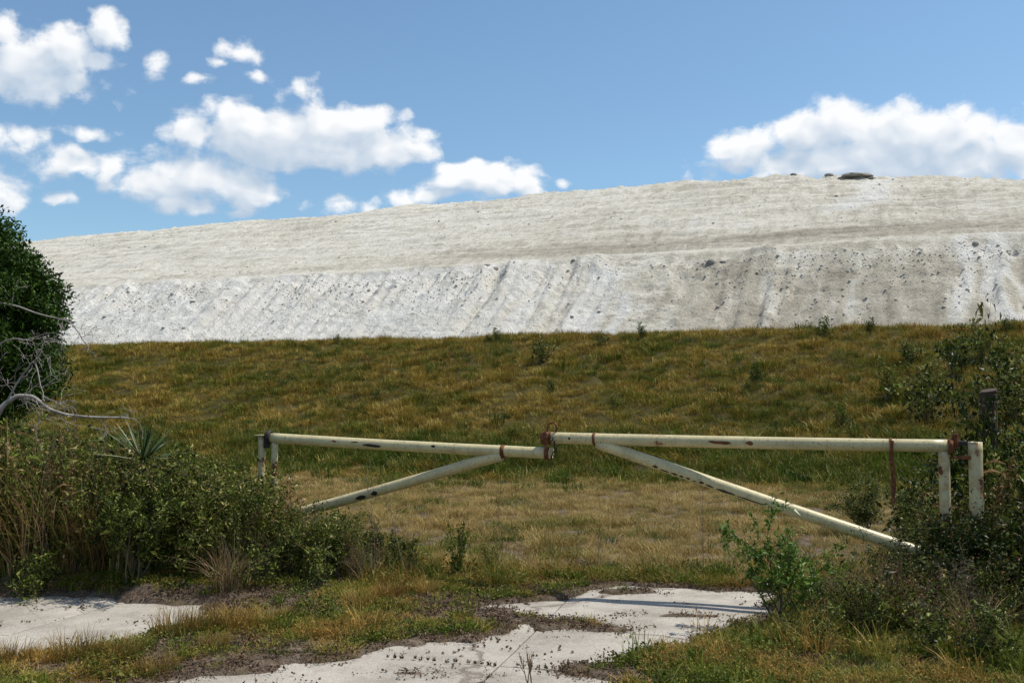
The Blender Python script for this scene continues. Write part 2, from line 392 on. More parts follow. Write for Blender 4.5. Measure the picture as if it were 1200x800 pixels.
# gypsum: attribute 'v' = grey crust amount
m, q = new_mat('gypsum'); p = pos(q); s_ = q.xyz(p)
strike = q.m('MULTIPLY', q.m('MULTIPLY_ADD', s_[1], -.4, s_[0]), .93)
dip = q.m('MULTIPLY_ADD', s_[0], .4, s_[1])
ps = q.comb(strike, q.m('MULTIPLY', dip, .22), 0.0)     # rills run down the slope
ph = q.comb(q.m('MULTIPLY', strike, .12), dip, 0.0)     # bedding runs along it
cr = attr(q, 'v')
n_r = q.noise(ps, 1.1, 6, .65); n_b = q.noise(ph, .9, 6, .7); n_f = q.noise(p, 3.4, 8, .8); n_m = q.noise(p, .35, 4, .6)
k = q.m('ADD', cr, q.m('MULTIPLY_ADD', n_r, 1.1, -.55)); k = q.m('ADD', k, q.m('MULTIPLY_ADD', n_b, .9, -.45))
k = q.m('ADD', k, q.m('MULTIPLY_ADD', n_f, .9, -.45))
c = q.ramp(k, [(.0, (.86, .825, .76)), (.3, (.80, .745, .635)), (.6, (.57, .51, .41)), (1, (.33, .29, .225))])
c = q.mix(q.mr(n_m, .45, .7, 0, .35), c, (.62, .56, .44))
sp = q.mr(q.noise(p, 5.5, 2, .5), .66, .72, 0, .65)
c = q.mix(sp, c, (.26, .24, .205)); lin = q.mr(q.noise(q.comb(q.m('MULTIPLY', strike, .22), dip, 0.0), 2.6, 3, .6), .60, .70, 0, .55); c = q.mix(lin, c, (.30, .275, .23))
b1 = q.m('ADD', q.m('MULTIPLY', n_f, 1.0), q.m('ADD', q.m('MULTIPLY', n_r, .5), q.m('MULTIPLY', n_b, .6)))
q.t.links.new(bsdf(q, c, .95, b1, .9, .5, .15), q.out.inputs[0]); M['gypsum'] = m

# ------------------------------------------------------------ paved area as mapped on the ground
def poly(pts): return np.array([at_z(*p)[:2] for p in pts])
PAVED = [poly([(-260, 696), (60, 699), (150, 705), (225, 711), (252, 722), (222, 741), (150, 758), (90, 774), (0, 786), (-160, 793)]),
         poly([(120, 812), (250, 790), (380, 778), (420, 768), (470, 757), (560, 752), (600, 742), (556, 722), (575, 708), (650, 702), (678, 691), (735, 688), (800, 690),
               (905, 697), (900, 716), (890, 735), (850, 741), (785, 762), (700, 777), (665, 785), (735, 800), (700, 840), (500, 900), (0, 900)])]
CLUMPS = [(560, 719, 40, 5), (610, 727, 45, 3.5), (665, 733, 45, 5), (710, 737, 30, 3), (730, 694, 30, 2.2), (870, 735, 18, 4), (575, 736, 22, 5), (800, 722, 40, 1.2), (480, 790, 20, 1.2)]
def inside_dist(x, y, P):
    A = P; B = np.roll(P, -1, 0); d2 = np.full(x.shape, 1e9); ins = np.zeros(x.shape, bool)
    for (ax, ay), (bx, by) in zip(A, B):
        ex, ey = bx-ax, by-ay; t = np.clip(((x-ax)*ex+(y-ay)*ey)/(ex*ex+ey*ey), 0, 1)
        d2 = np.minimum(d2, (x-ax-t*ex)**2+(y-ay-t*ey)**2)
        cnd = ((ay > y) != (by > y)) & (x < (bx-ax)*(y-ay)/(by-ay+1e-12)+ax); ins ^= cnd
    return np.sqrt(d2)*np.where(ins, 1, -1)
def paved(x, y):
    x = np.asarray(x, float); y = np.asarray(y, float)
    d = np.maximum(inside_dist(x, y, PAVED[0]), inside_dist(x, y, PAVED[1]))
    d = d+(fbm(x*3.3, y*3.3, 5, 3)-.5)*.42
    for cx, cy, rx, ry in CLUMPS:
        c = at_z(cx, cy); sx = abs(at_z(cx+rx, cy)[0]-c[0]); sy = abs(at_z(cx, cy-ry)[1]-c[1])
        r_ = np.sqrt(((x-c[0])/sx)**2+((y-c[1])/sy)**2)
        d = np.minimum(d, (r_-1+(fbm(x*9, y*9, 3, 8)-.5)*1.6)*min(sx, sy))
    return d
def ground_h(x, y):
    x = np.asarray(x, float); y = np.asarray(y, float)
    yp = y+.33*x
    s = (yp-21.5)/(35.8-21.5)
    prof = np.interp(s, [0, .06, .14, .5, .94, 1.0, 1.08], [0, .035, .11, .49, .955, .995, 1.0])
    h = 4.08*prof
    onb = sst(s, 0, .1)
    h = h+sst(y, 9.5, 11.5)*(1-sst(yp, 34, 36))*np.maximum(fbm(x*1.7, y*1.7, 2, 23)-.45, 0)*(.10+.30*onb)
    h = h+onb*(fbm(x*.35, y*.35, 4, 21)-.5)*.34*(1-.7*sst(s, .9, 1.05))
    h = h+(fbm(x*.8, y*.8, 4, 11)-.5)*.07
    h = h+.10*sst(y, 13, 9)*sst(np.abs(x-1.5)-2.2, 0, 3)     # verge a little higher than the road
    pd = paved(x, y) if y.min() < 12 else -1
    near = sst(pd, -.35, .0)
    out = .018+.02*fbm(x*14, y*14, 3, 5)
    h2 = h*(1-near)+near*.0
    return h2+out*(1-sst(pd, -.06, .04))-.06*sst(pd, -.02, .06)

# ground sheet, out to the horizon
def axis(fine0, fine1, step, lim0, lim1, gr=1.09):
    a = list(np.arange(fine0, fine1, step)); s = step
    while a[-1] < lim1: s = min(s*gr, 400); a.append(a[-1]+s)
    s = step
    while a[0] > lim0: s = min(s*gr, 400); a.insert(0, a[0]-s)
    return np.array(a)
gx = axis(-5.4, 5.0, .032, -4000, 4000, 1.06); gy = axis(5.2, 9.6, .032, -3000, 4000, 1.05)
X, Y = np.meshgrid(gx, gy); Z = ground_h(X.ravel(), Y.ravel()).reshape(X.shape)
def grid_faces(nr, nc):
    i = (np.arange(nr-1)[:, None]*nc+np.arange(nc-1)[None]).ravel()
    return np.stack([i, i+1, i+nc+1, i+nc], -1)
me = mesh_np('ground', np.stack([X, Y, Z], -1).reshape(-1, 3), grid_faces(*X.shape), smooth=True)
ground = props(link('ground', me, M['soil']), kind='structure')

# concrete slabs of the old road
road = props(bpy.data.objects.new('road', None), kind='structure'); COL.objects.link(road)
UA, VA = np.array([.970, -.243]), np.array([.243, .970])
us = [-12.4, -8.8, -5.2, -1.61, 2.0, 5.6]; vs = [.1, 3.1, 6.1, 9.15]
for i in range(len(us)-1):
    for j in range(len(vs)-1):
        g_ = .006; u0, u1, v0, v1 = us[i]+g_, us[i+1]-g_, vs[j]+g_, vs[j+1]-g_
        n = 24; uu, vv = np.meshgrid(np.linspace(u0, u1, n), np.linspace(v0, v1, n))
        ed = np.minimum(np.minimum(uu-u0, u1-uu), np.minimum(vv-v0, v1-vv))
        # chipped edges, slight heave
        ww = uu[..., None]*UA+vv[..., None]*VA
        top = rng.normal()*.002+(fbm(ww[..., 0]*1.5, ww[..., 1]*1.5, 3, 31)-.5)*.02-.012*(ed < 1e-6)
        V = np.concatenate([np.concatenate([ww, top[..., None]], -1).reshape(-1, 3), np.concatenate([ww, np.full(ww.shape[:2]+(1,), -.14)], -1).reshape(-1, 3)])
        Fq = grid_faces(n, n); bnd = np.concatenate([np.arange(n), np.arange(1, n)*n+n-1, n*n-1-np.arange(1, n), (np.arange(n-2, 0, -1))*n])
        b2 = np.roll(bnd, -1); side = np.stack([bnd, b2, b2+n*n, bnd+n*n][::-1], -1)
        link('slab', mesh_np('slab', V, [np.concatenate([Fq, side])]), M['concrete'], road)

# ------------------------------------------------------------ the white gypsum stack
tx = axis(-78, 62, .23, -420, 420, 1.25); ty = np.concatenate([np.arange(60, 68, 1.), np.arange(68, 85.5, .2), np.arange(85.5, 128, .3), np.arange(128, 300, 6.)])
X, T = np.meshgrid(tx, ty)
mm = np.interp(T, [68, 84, 124], [.398, .398, .432]); Y = T-mm*X
H = np.interp(T, [60, 69, 82.8, 84.2, 86, 95, 110, 121, 125, 134, 300], [1.5, 4.0, 13.2, 14.0, 14.35, 16.7, 22.9, 27.1, 28.0, 28.6, 28.2])
kx = np.interp(X, [-80, 22, 30, 37, 45, 52, 90], [1, 1, .985, .925, .86, .78, .55])
H = np.where(H > 14, 14+(H-14)*kx, H)
Q = (X-.4*Y)*.93
low = sst(T, 67, 71)*(1-sst(T, 83, 84.5)); upp = sst(T, 84.5, 88)
crest = sst(T, 118, 123)*(1-sst(T, 126, 133))
edge = np.exp(-((T-83.2)/1.6)**2)
gul = fbm(Q*.75+.4*np.sin(T*.3), T*.05, 4, 41)
gul2 = np.abs(fbm(Q*1.6, T*.12, 3, 45)-.5)
rough = fbm(X*1.1, Y*1.1, 5, 51, .65)-.5
clodz = np.maximum(fbm(X*1.9, Y*1.9, 3, 55)-.62, 0)
zone_l = sst(fbm(Q*.05, T*.04, 2, 61), .38, .6)
H = H+low*(.25+1.5*sst(fbm(Q*.11, T*.13, 3, 49), .35, .65))*((gul-.5)*.85-gul2*.5+(fbm(Q*2.2, T*.10, 3, 47)-.5)*.45)+low*rough*.62+low*(fbm(X*3.1, Y*3.1, 3, 53, .7)-.5)*.22+low*clodz*.9*(.4+edge+.6*zone_l)
H = H+edge*(fbm(Q*.5, T*.3, 4, 71)-.5)*1.1
H = H+upp*rough*.30+upp*(fbm(Q*.10, T*.7, 4, 75, .6)-.5)*1.0+upp*clodz*.35
H = H+crest*((fbm(Q*.16, T*.1, 4, 81)-.5)*.9+clodz*.6+(fbm(X*.45, T*.3, 4, 83, .65)-.5)*1.5*sst(X, 22, 34))
# crust amount: fresh white on the lower left face and in washes, grey on the bench and lower right
cr = .24+.26*(fbm(Q*.07, T*.09, 3, 91)-.5)
cr = cr+low*(-.42+.84*sst(Q, -40, -8))*1.0+low*.18*(fbm(Q*.16, T*.03, 3, 97)-.5)
cr = cr-.30*np.exp(-((T-82.5)/1.2)**2)*sst(Q, -22, -2)
cr = cr+.46*np.exp(-((T-91.5)/4.2)**2)*sst(Q, -62, -20)+.14*np.exp(-((T-86)/2)**2)
cr = cr+.10*upp+low*(.2+1.1*sst(fbm(Q*.09+9, T*.12, 3, 48), .35, .65))*.7*(fbm(Q*.7+fbm(Q*.1, T*.15, 2, 94)*3, T*.06, 4, 93)-.5)
# white wash-outs down the slope
def strike_of(px, py, line):
    d = ray(px, py); u = d[0]/d[1]; c_, m_ = line; yy = c_/(1+m_*u); xx = u*yy; return (xx-.4*yy)*.93
for px, w_, t0, t1, amt in ((700, 1.2, 68, 82, .5), (1128, .45, 70, 84, .9), (1168, .6, 66, 84, 1.3), (905, .5, 68, 80, .4), (735, .45, 68, 78, .5), (1192, .35, 66, 82, .6), (1000, 0.4, 68, 82, .35)):
    q0 = strike_of(px, 330, (78, .398))
    wob = (fbm(T*.25, Q*0+px, 3, px)-.5)*1.6
    cr = cr-amt*np.exp(-((Q-q0-wob)/w_)**2)*sst(T, t0-1, t0+1)*(1-sst(T, t1-1, t1+1))
q0 = strike_of(1015, 230, (114, .425)); wob = (fbm(T*.25, Q*0+3, 3, 5)-.5)*2.5
cr = cr-1.1*np.exp(-((Q-q0+(T-108)*-.15-wob)/(1.1))**2)*(.4+1.2*fbm(Q*.9, T*.2, 3, 99))*sst(T, 101, 105)*(1-sst(T, 119, 121))
me = mesh_np('gypsum_stack', np.stack([X, Y, H], -1).reshape(-1, 3), grid_faces(*X.shape), {'v': cr.ravel()}, True)
stack = props(link('gypsum_hill', me, M['gypsum']), kind='structure')
from mathutils.bvhtree import BVHTree
stack_bvh = None
def stack_hit(px, py):
    global stack_bvh
    if stack_bvh is None: stack_bvh = BVHTree.FromPolygons([v.co for v in me_stack.vertices], [p.vertices[:] for p in me_stack.polygons])
    d = Vector(ray(px, py)).normalized(); h = stack_bvh.ray_cast(Vector((0, 0, EYE)), d, 400)
    return h[0]
me_stack = me

# ------------------------------------------------------------ scattering (geometry nodes)
def variants(name, meshes):
    c = bpy.data.collections.new(name)
    for i, me in enumerate(meshes):
        c.objects.link(bpy.data.objects.new('%s_%02d' % (name, i), me))
    return c
def scatter(name, pts, coll, nvar, smin, smax, parent=None, tilt=.12, flat=False, scl=None, label=None, kind='stuff', cat=None):
    n = len(pts)
    me = bpy.data.meshes.new(name); me.vertices.add(n); me.vertices.foreach_set('co', np.asarray(pts, np.float32).ravel())
    rot = np.stack([rng.normal(0, tilt, n), rng.normal(0, tilt, n), rng.uniform(0, 6.283, n)], 1)
    a = me.attributes.new('rot', 'FLOAT_VECTOR', 'POINT'); a.data.foreach_set('vector', rot.astype(np.float32).ravel())
    a = me.attributes.new('scl', 'FLOAT', 'POINT'); a.data.foreach_set('value', (rng.uniform(smin, smax, n)*(1 if scl is None else scl)).astype(np.float32))
    a = me.attributes.new('idx', 'INT', 'POINT'); a.data.foreach_set('value', rng.integers(0, nvar, n).astype(np.int32))
    o = link(name, me, None, parent)
    t = bpy.data.node_groups.new(name+'_nodes', 'GeometryNodeTree')
    t.interface.new_socket('Geometry', in_out='INPUT', socket_type='NodeSocketGeometry')
    t.interface.new_socket('Geometry', in_out='OUTPUT', socket_type='NodeSocketGeometry')
    N = t.nodes.new; L = t.links.new
    i, oo = N('NodeGroupInput'), N('NodeGroupOutput'); ip = N('GeometryNodeInstanceOnPoints'); ci = N('GeometryNodeCollectionInfo')
    ci.inputs['Collection'].default_value = coll; ci.inputs['Separate Children'].default_value = True; ci.inputs['Reset Children'].default_value = True
    def na(nm, ty):
        x = N('GeometryNodeInputNamedAttribute'); x.data_type = ty; x.inputs['Name'].default_value = nm
        return next(s for s in x.outputs if s.enabled and s.name == 'Attribute')
    er = N('FunctionNodeEulerToRotation'); L(na('rot', 'FLOAT_VECTOR'), er.inputs[0])
    L(i.outputs[0], ip.inputs['Points']); L(ci.outputs[0], ip.inputs['Instance']); ip.inputs['Pick Instance'].default_value = True
    L(na('idx', 'INT'), ip.inputs['Instance Index']); L(er.outputs[0], ip.inputs['Rotation']); L(na('scl', 'FLOAT'), ip.inputs['Scale'])
    L(ip.outputs[0], oo.inputs[0])
    md = o.modifiers.new('scatter', 'NODES'); md.node_group = t
    return props(o, label, cat, None, kind)
def grass_var(name, k, nb, rad, h, w, lean, mat, seg=3, leaf=0, leafsize=.02):
    out = []
    for i in range(k):
        a = Acc(); r_ = rad*np.sqrt(rng.uniform(0, 1, nb)); th = rng.uniform(0, 6.283, nb)
        base = np.stack([r_*np.cos(th), r_*np.sin(th), np.full(nb, -.015)], 1)
        blades(a, base, h*rng.uniform(.45, 1.1, nb), th+rng.normal(0, .9, nb), rng.uniform(.1, 1, nb)*lean, w*rng.uniform(.6, 1.3, nb), seg)
        if leaf:
            th = rng.uniform(0, 6.283, leaf); r_ = rad*1.1*np.sqrt(rng.uniform(0, 1, leaf))
            leaves(a, np.stack([r_*np.cos(th), r_*np.sin(th), rng.uniform(.0, h*.5, leaf)], 1), leafsize*rng.uniform(.6, 1.4, leaf), 0, .5)
        me = a.mesh(name); me.materials.append(mat); out.append(me)
    return variants(name, out)
def rand_rect(n, x0, x1, y0, y1): return rng.uniform(x0, x1, n), rng.uniform(y0, y1, n)
def on_ground(x, y, dz=0): return np.stack([x, y, ground_h(x, y)+dz], 1)

# --- berm grass
vb = grass_var('berm_clump', 6, 50, .17, .185, .011, 1.1, M['berm'], 2)
n = 40000; x = rng.uniform(-36, 30, n); yp = rng.uniform(20.8, 37.0, n); y = yp-.33*x
pxx, pyy = proj(on_ground(x, y)); k = (pxx > -90) & (pxx < 1290) & (rng.uniform(0, 1, n) < .5+.8*fbm(x*.9, y*.9, 3, 101))
scatter('berm_grass', on_ground(x[k], y[k]), vb, 6, .55, 1.25, scl=.82+.8*sst(vn(x[k]*2.1, y[k]*2.1, 104), .45, 1.0))
# greener, taller clumps low on the berm and in patches
vg = grass_var('green_clump', 4, 40, .16, .30, .012, .7, M['green'], 2, 30, .05)
n = 13000; x = rng.uniform(-36, 30, n); yp = rng.uniform(18.5, 37.2, n); y = yp-.33*x
pr = sst(fbm(x*.42, y*.42, 4, 105), .50, .66)*.55+.85*np.exp(-((yp-23.2)/1.7)**2)+.6*sst(x, 3, 11)*sst(yp, 21, 24)*(1-sst(yp, 29, 33))
pxx, pyy = proj(on_ground(x, y)); k = (rng.uniform(0, 1, n) < pr) & (pxx > -90) & (pxx < 1290)
scatter('berm_weeds', on_ground(x[k], y[k]), vg, 4, .5, 1.15)
n = 5200; x = rng.uniform(-26, 24, n); yp = rng.normal(23.0, .9, n); y = yp-.33*x
k = rng.uniform(0, 1, n) < .25+.75*sst(fbm(x*.6, y*.6, 3, 107), .38, .55); pxx, pyy = proj(on_ground(x, y)); k &= (pxx > -90) & (pxx < 1290)
scatter('berm_foot_weeds', on_ground(x[k], y[k]), vg, 4, .8, 1.5)
# --- dry meadow between gate and berm
vm_ = grass_var('meadow_clump', 6, 64, .13, .15, .006, 1.15, M['meadow'], 3)
n = 34000; x, y = rand_rect(n, -14, 15, 8.3, 24.5); yp = y+.33*x
k = (yp < 22.2) & (paved(x, y) < -.1) & (rng.uniform(0, 1, n) < .5+.8*fbm(x*1.1, y*1.1, 3, 111))
x, y = x[k], y[k]; pxx, pyy = proj(on_ground(x, y)); k = (pxx > -80) & (pxx < 1280) & (y+.30*x > 9.35+.5*vn(x*.8, y*.8, 7)); x, y = x[k], y[k]
scatter('meadow_grass', on_ground(x, y), vm_, 6, .55, 1.1, scl=.62+.75*sst(vn(x*2.6, y*2.6, 114), .4, 1.0))
vgs = grass_var('meadow_weed', 4, 34, .11, .17, .008, .8, M['green'], 2, 24, .03)
n = 6000; x, y = rand_rect(n, -12, 14, 8.5, 22); pr = sst(fbm(x*.7, y*.7, 3, 115), .52, .68)*.5+.35*sst(x, 2.5, 6)+.5*np.exp(-((y+.3*x-9.6)/.35)**2)
k = (rng.uniform(0, 1, n) < pr) & (paved(x, y) < -.08) & (y+.3*x > 9.2); scatter('meadow_weeds', on_ground(x[k], y[k]), vgs, 4, .5, 1.1)

# --- verge: low weeds round the paving
vs_ = grass_var('verge_clump', 6, 46, .075, .085, .0042, 1.2, M['short'], 3, 14, .018)
vs2 = grass_var('verge_weed', 5, 12, .07, .06, .005, 1.2, M['green'], 3, 46, .024)
n = 80000; x, y = rand_rect(n, -7, 7.5, 4.6, 11.2); pd = paved(x, y); pxx, pyy = proj(np.stack([x, y, 0*x], 1))
bare = sst(fbm(x*1.5, y*2.4, 4, 121)-.06*(pxx < 650), .38, .50)                                  # 0 = bare litter
path1 = np.exp(-((pyy-(706+ (pxx-150)*.03))/13.)**2)*sst(pxx, 90, 160)*(1-sst(pxx, 330, 420))
path2 = np.exp(-((pyy-722)/20.)**2)*sst(pxx, 430, 520)*(1-sst(pxx, 600, 660))
dn = (.12+.88*bare)*(1-.95*np.clip(path1+path2, 0, 1))*sst(-pd, .02, .22)
right = sst(pxx, 700, 800)
dn = dn*(.85+.15*right)
k = (rng.uniform(0, 1, n) < dn) & (y+.30*x < 9.9) & (pxx > -60) & (pxx < 1260)
x, y = x[k], y[k]; c = rng.uniform(0, 1, len(x)) < .35+.5*sst(fbm(x*1.3, y*1.3, 3, 125), .45, .6)
scatter('verge_grass', on_ground(x[c], y[c]), vs_, 6, .5, 1.25)
scatter('verge_weeds', on_ground(x[~c], y[~c]), vs2, 5, .6, 1.3)
# taller mixed grass at the thicket feet, the meadow edge and the right verge
vta = grass_var('tall_clump', 5, 46, .11, .26, .006, .9, M['short'], 4, 20, .03)
vtb = grass_var('tall_green', 4, 30, .10, .20, .008, .9, M['green'], 3, 60, .035)
n = 16000; x, y = rand_rect(n, -7, 7.5, 5.2, 11.2); pd = paved(x, y); pxx, pyy = proj(np.stack([x, y, 0*x], 1))
dn = .55*sst(pyy, 640, 655)*(1-sst(pyy, 676, 690))*(1-sst(pxx, 440, 560))
dn = np.maximum(dn, .45*np.exp(-((pyy-682)/12)**2)*sst(pxx, 380, 430)*(1-sst(pxx, 590, 640)))
dn = np.maximum(dn, .28*np.exp(-((pyy-680)/7)**2)*sst(pxx, 560, 600)*(1-sst(pxx, 880, 920)))
dn = np.maximum(dn, .34*sst(pxx, 850, 980)*sst(pyy, 655, 675)*(1-.6*sst(pyy, 740, 790)))
dn = np.maximum(dn, .03*sst(pyy, 700, 720)+.07*sst(pyy, 700, 720)*sst(pxx, 640, 720))*sst(-pd, .08, .2)*(.4+1.2*sst(fbm(x*2, y*2, 3, 128), .42, .58))
k = (rng.uniform(0, 1, n) < dn) & (pxx > -60) & (pxx < 1260); x, y = x[k], y[k]; c = rng.uniform(0, 1, len(x)) < .5
scatter('verge_tall_grass', on_ground(x[c], y[c]), vta, 5, .45, 1.1)
scatter('verge_tall_weeds', on_ground(x[~c], y[~c]), vtb, 4, .45, 1.1)
# --- litter: dead leaves and bits of stem
lv = []
for i in range(5):
    a = Acc(); n = 34; th = rng.uniform(0, 6.283, n); r_ = .10*np.sqrt(rng.uniform(0, 1, n))
    leaves(a, np.stack([r_*np.cos(th), r_*np.sin(th), rng.uniform(.002, .014, n)], 1), .028*rng.uniform(.4, 1.3, n), 0, .4, up=0)
    for j in range(5):
        t0 = rng.uniform(0, 6.283); p0 = np.array([rng.normal()*.04, rng.normal()*.04, .008]); ln = rng.uniform(.03, .09)
        tube(a, [p0, p0+np.array([math.cos(t0)*ln*.5, math.sin(t0)*ln*.5, .004]), p0+np.array([math.cos(t0+.3)*ln, math.sin(t0+.3)*ln, .001])], .0016, 3, rng.uniform(), False)
    me = a.mesh('litter'); me.materials.append(M['litter']); lv.append(me)
vl = variants('litter_bits', lv)
n = 15000; x, y = rand_rect(n, -6.5, 6.5, 4.8, 10.2); pd = paved(x, y)
k = rng.uniform(0, 1, n) < sst(-pd, -.05, .05)*.6+.012*(fbm(x*4, y*4, 2, 9) > .58)
p_ = on_ground(x[k], y[k]); p_[:, 2] = np.maximum(p_[:, 2], .004)
scatter('leaf_litter', p_, vl, 5, .6, 1.3, tilt=.05)
# --- weeds rooted in the joint of the slabs
jp = []
for u in np.arange(-2.35, 1.3, .045):
    if rng.uniform() < .85: w_ = u*UA+(6.1+rng.normal()*.012)*VA; jp.append((w_[0], w_[1], .012))
for v in np.arange(5.2, 6.0, .16):
    w_ = -1.61*UA+v*VA; jp.append((w_[0], w_[1], 0))
va = grass_var('joint_tuft', 4, 22, .018, .045, .005, 1.2, M['litter'], 2, 14, .018)
vj = grass_var('joint_sprig', 4, 26, .016, .034, .006, 1.0, M['dark_sprig'], 2, 10, .016)
scatter('joint_weeds', np.array(jp), vj, 4, .5, .8)
n = 1500; x, y = rand_rect(n, -3, 3.2, 5.2, 9.2); pd = paved(x, y); k = (pd > .02) & (rng.uniform(0, 1, n) < .008+.45*np.exp(-(pd/.07)**2)*sst(fbm(x*3, y*3, 2, 77), .45, .6))
scatter('crack_weeds', np.stack([x[k], y[k], 0*x[k]], 1), va, 4, .3, .9)
# --- gravel crumbs
gm = []
for i in range(4):
    a = Acc()
    for j in range(7):
        v = np.array([[1, 0, 0], [-1, .2, 0], [0, 1, .1], [.1, -1, 0], [0, 0, .8], [0, .1, -.8]])*rng.uniform(.7, 1.2, (6, 1))*rng.uniform(.003, .011)
        f = np.array([[0, 2, 4], [2, 1, 4], [1, 3, 4], [3, 0, 4], [2, 0, 5], [1, 2, 5], [3, 1, 5], [0, 3, 5]])
        a.add(v+np.array([rng.normal()*.05, rng.normal()*.05, .004]), f, rng.uniform())
    me = a.mesh('crumbs'); me.materials.append(M['litter']); gm.append(me)
vc = variants('crumb', gm)
n = 5000; x, y = rand_rect(n, -5.5, 4, 5, 9.4); pd = paved(x, y); k = rng.uniform(0, 1, n) < .06+.30*np.exp(-(pd/.10)**2)
p_ = on_ground(x[k], y[k], .002); p_[:, 2] = np.maximum(p_[:, 2], .002); scatter('gravel', p_, vc, 4, .6, 1.4)

# --- tall tufts of orange grass at lower left, countable
def tuft_mesh(nb, rad, h, w=.0045, lean=.75, lf=0):
    a = Acc(); r_ = rad*np.sqrt(rng.uniform(0, 1, nb)); th = rng.uniform(0, 6.283, nb)
    base = np.stack([r_*np.cos(th), r_*np.sin(th), np.full(nb, -.02)], 1)
    blades(a, base, h*rng.uniform(.4, 1.1, nb), th+rng.normal(0, .7, nb), rng.uniform(.15, 1, nb)*lean, w*rng.uniform(.7, 1.4, nb), 4)
    if lf:
        th = rng.uniform(0, 6.283, lf); r_ = rad*1.4*np.sqrt(rng.uniform(0, 1, lf))
        leaves(a, np.stack([r_*np.cos(th), r_*np.sin(th), rng.uniform(0, h*.55, lf)], 1), .03*rng.uniform(.6, 1.4, lf), 0, .5)
    return a.mesh('tuft')
TM = [tuft_mesh(260, .13, .20) for i in range(4)]
for me in TM: me.materials.append(M['tuft'])
TUFTS = [(10, 797, .9, 'orange-brown grass tuft in the bottom left corner by the pale paving'), (50, 796, .8, 'orange grass tuft second from the left along the bottom edge'),
         (95, 790, 1.0, 'dense yellow-brown tuft below the left concrete strip'), (140, 786, .95, 'yellowish tuft between the concrete strip and the bottom edge'),
         (182, 795, .8, 'small tuft left of where the lower paving starts'), (205, 757, 1.15, 'tall orange tuft at the tip of the left concrete strip'),
         (238, 752, 1.0, 'orange tuft just right of the concrete strip tip'), (272, 748, 1.05, 'bright orange tuft halfway along the tuft row'),
         (305, 742, .95, 'orange-tipped tuft at the right end of the tuft row'), (250, 771, .7, 'low greenish tuft in front of the orange tuft row'),
         (335, 735, .7, 'thin brown tuft between orange row and green weed'), (420, 715, .9, 'brown tuft in front of the thicket right end'),
         (455, 706, 1.0, 'reddish brown tuft beneath the left brace pipe'), (500, 700, .85, 'pale brown tuft right of the thicket edge')]
for px, py, s, lb in TUFTS:
    p = at_z(px, py); o = link('grass_tuft', TM[random.randrange(4)])
    o.location = (p[0], p[1], float(ground_h(p[0:1], p[1:2])[0])); o.scale = (s, s, s*random.uniform(.85, 1.1)); o.rotation_euler.z = random.uniform(0, 6)
    props(o, lb, 'grass tuft', 'orange grass tufts beside the broken paving')

# ------------------------------------------------------------ shrubs
def shrub_meshes(nstem, h, spread, leafn, leafsize, leafmat, stemmat=M['stem'], maxl=2, kids=4, droop=0, aspect=.42, wob=.2, jit=.03):
    out = []; tips = []
    for i in range(nstem):
        th = rng.uniform(0, 6.283); ln = rng.uniform(.1, 1)*spread
        grow((rng.normal()*.05, rng.normal()*.05, -.03), (math.cos(th)*ln, math.sin(th)*ln, 1), h*rng.uniform(.6, 1.0), .008+h*.004, 0, maxl, out, tips, wob, kids, .8, .55, .08)
    a = Acc()
    for pts, rr, lv_ in out: tube(a, pts, np.maximum(rr, .0012), 4 if lv_ else 5, rng.uniform(), False)
    tp = np.concatenate(tips); i = rng.integers(0, len(tp), leafn)
    p = tp[i]+rng.normal(size=(leafn, 3))*jit; p = p[p[:, 2] > .01]
    b = Acc(); leaves(b, p, leafsize*np.exp(rng.normal(-.12, .42, len(p))), droop, aspect)
    sm = a.mesh('stem'); sm.materials.append(stemmat); fm = b.mesh('foliage'); fm.materials.append(leafmat)
    return sm, fm
def twig_meshes(nstem, h, spread, maxl=3, kids=4, mat=M['twig'], r0=.007, wob=.3, upb=.05):
    out = []; tips = []
    for i in range(nstem):
        th = rng.uniform(0, 6.283); ln = rng.uniform(.1, 1)*spread
        grow((rng.normal()*.08, rng.normal()*.08, -.03), (math.cos(th)*ln, math.sin(th)*ln, 1), h*rng.uniform(.6, 1), r0, 0, maxl, out, tips, wob, kids, 1.0, .55, upb)
    a = Acc()
    for pts, rr, lv_ in out: tube(a, pts, np.maximum(rr, .0014), 3 if lv_ > 1 else 4, rng.uniform(), False)
    m_ = a.mesh('twigs'); m_.materials.append(mat); return m_
def plant(name, parts, loc, s, rz, label, cat, group=None, sz=1.0):
    r_ = bpy.data.objects.new(name, None); COL.objects.link(r_); r_.location = loc; r_.scale = (s, s, s*sz); r_.rotation_euler.z = rz; r_.empty_display_size = .1
    for nm, me in parts: link(nm, me, None, r_)
    return props(r_, label, cat, group)
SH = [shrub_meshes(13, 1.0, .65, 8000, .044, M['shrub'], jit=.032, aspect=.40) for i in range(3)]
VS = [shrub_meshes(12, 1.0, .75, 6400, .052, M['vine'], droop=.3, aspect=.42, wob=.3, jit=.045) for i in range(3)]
LOW = [shrub_meshes(8, .5, 1.1, 1700, .04, M['shrub'], jit=.03) for i in range(2)]
TW = [twig_meshes(9, 1.0, .7) for i in range(3)]
def gz(p): return float(ground_h(np.array([p[0]]), np.array([p[1]]))[0])
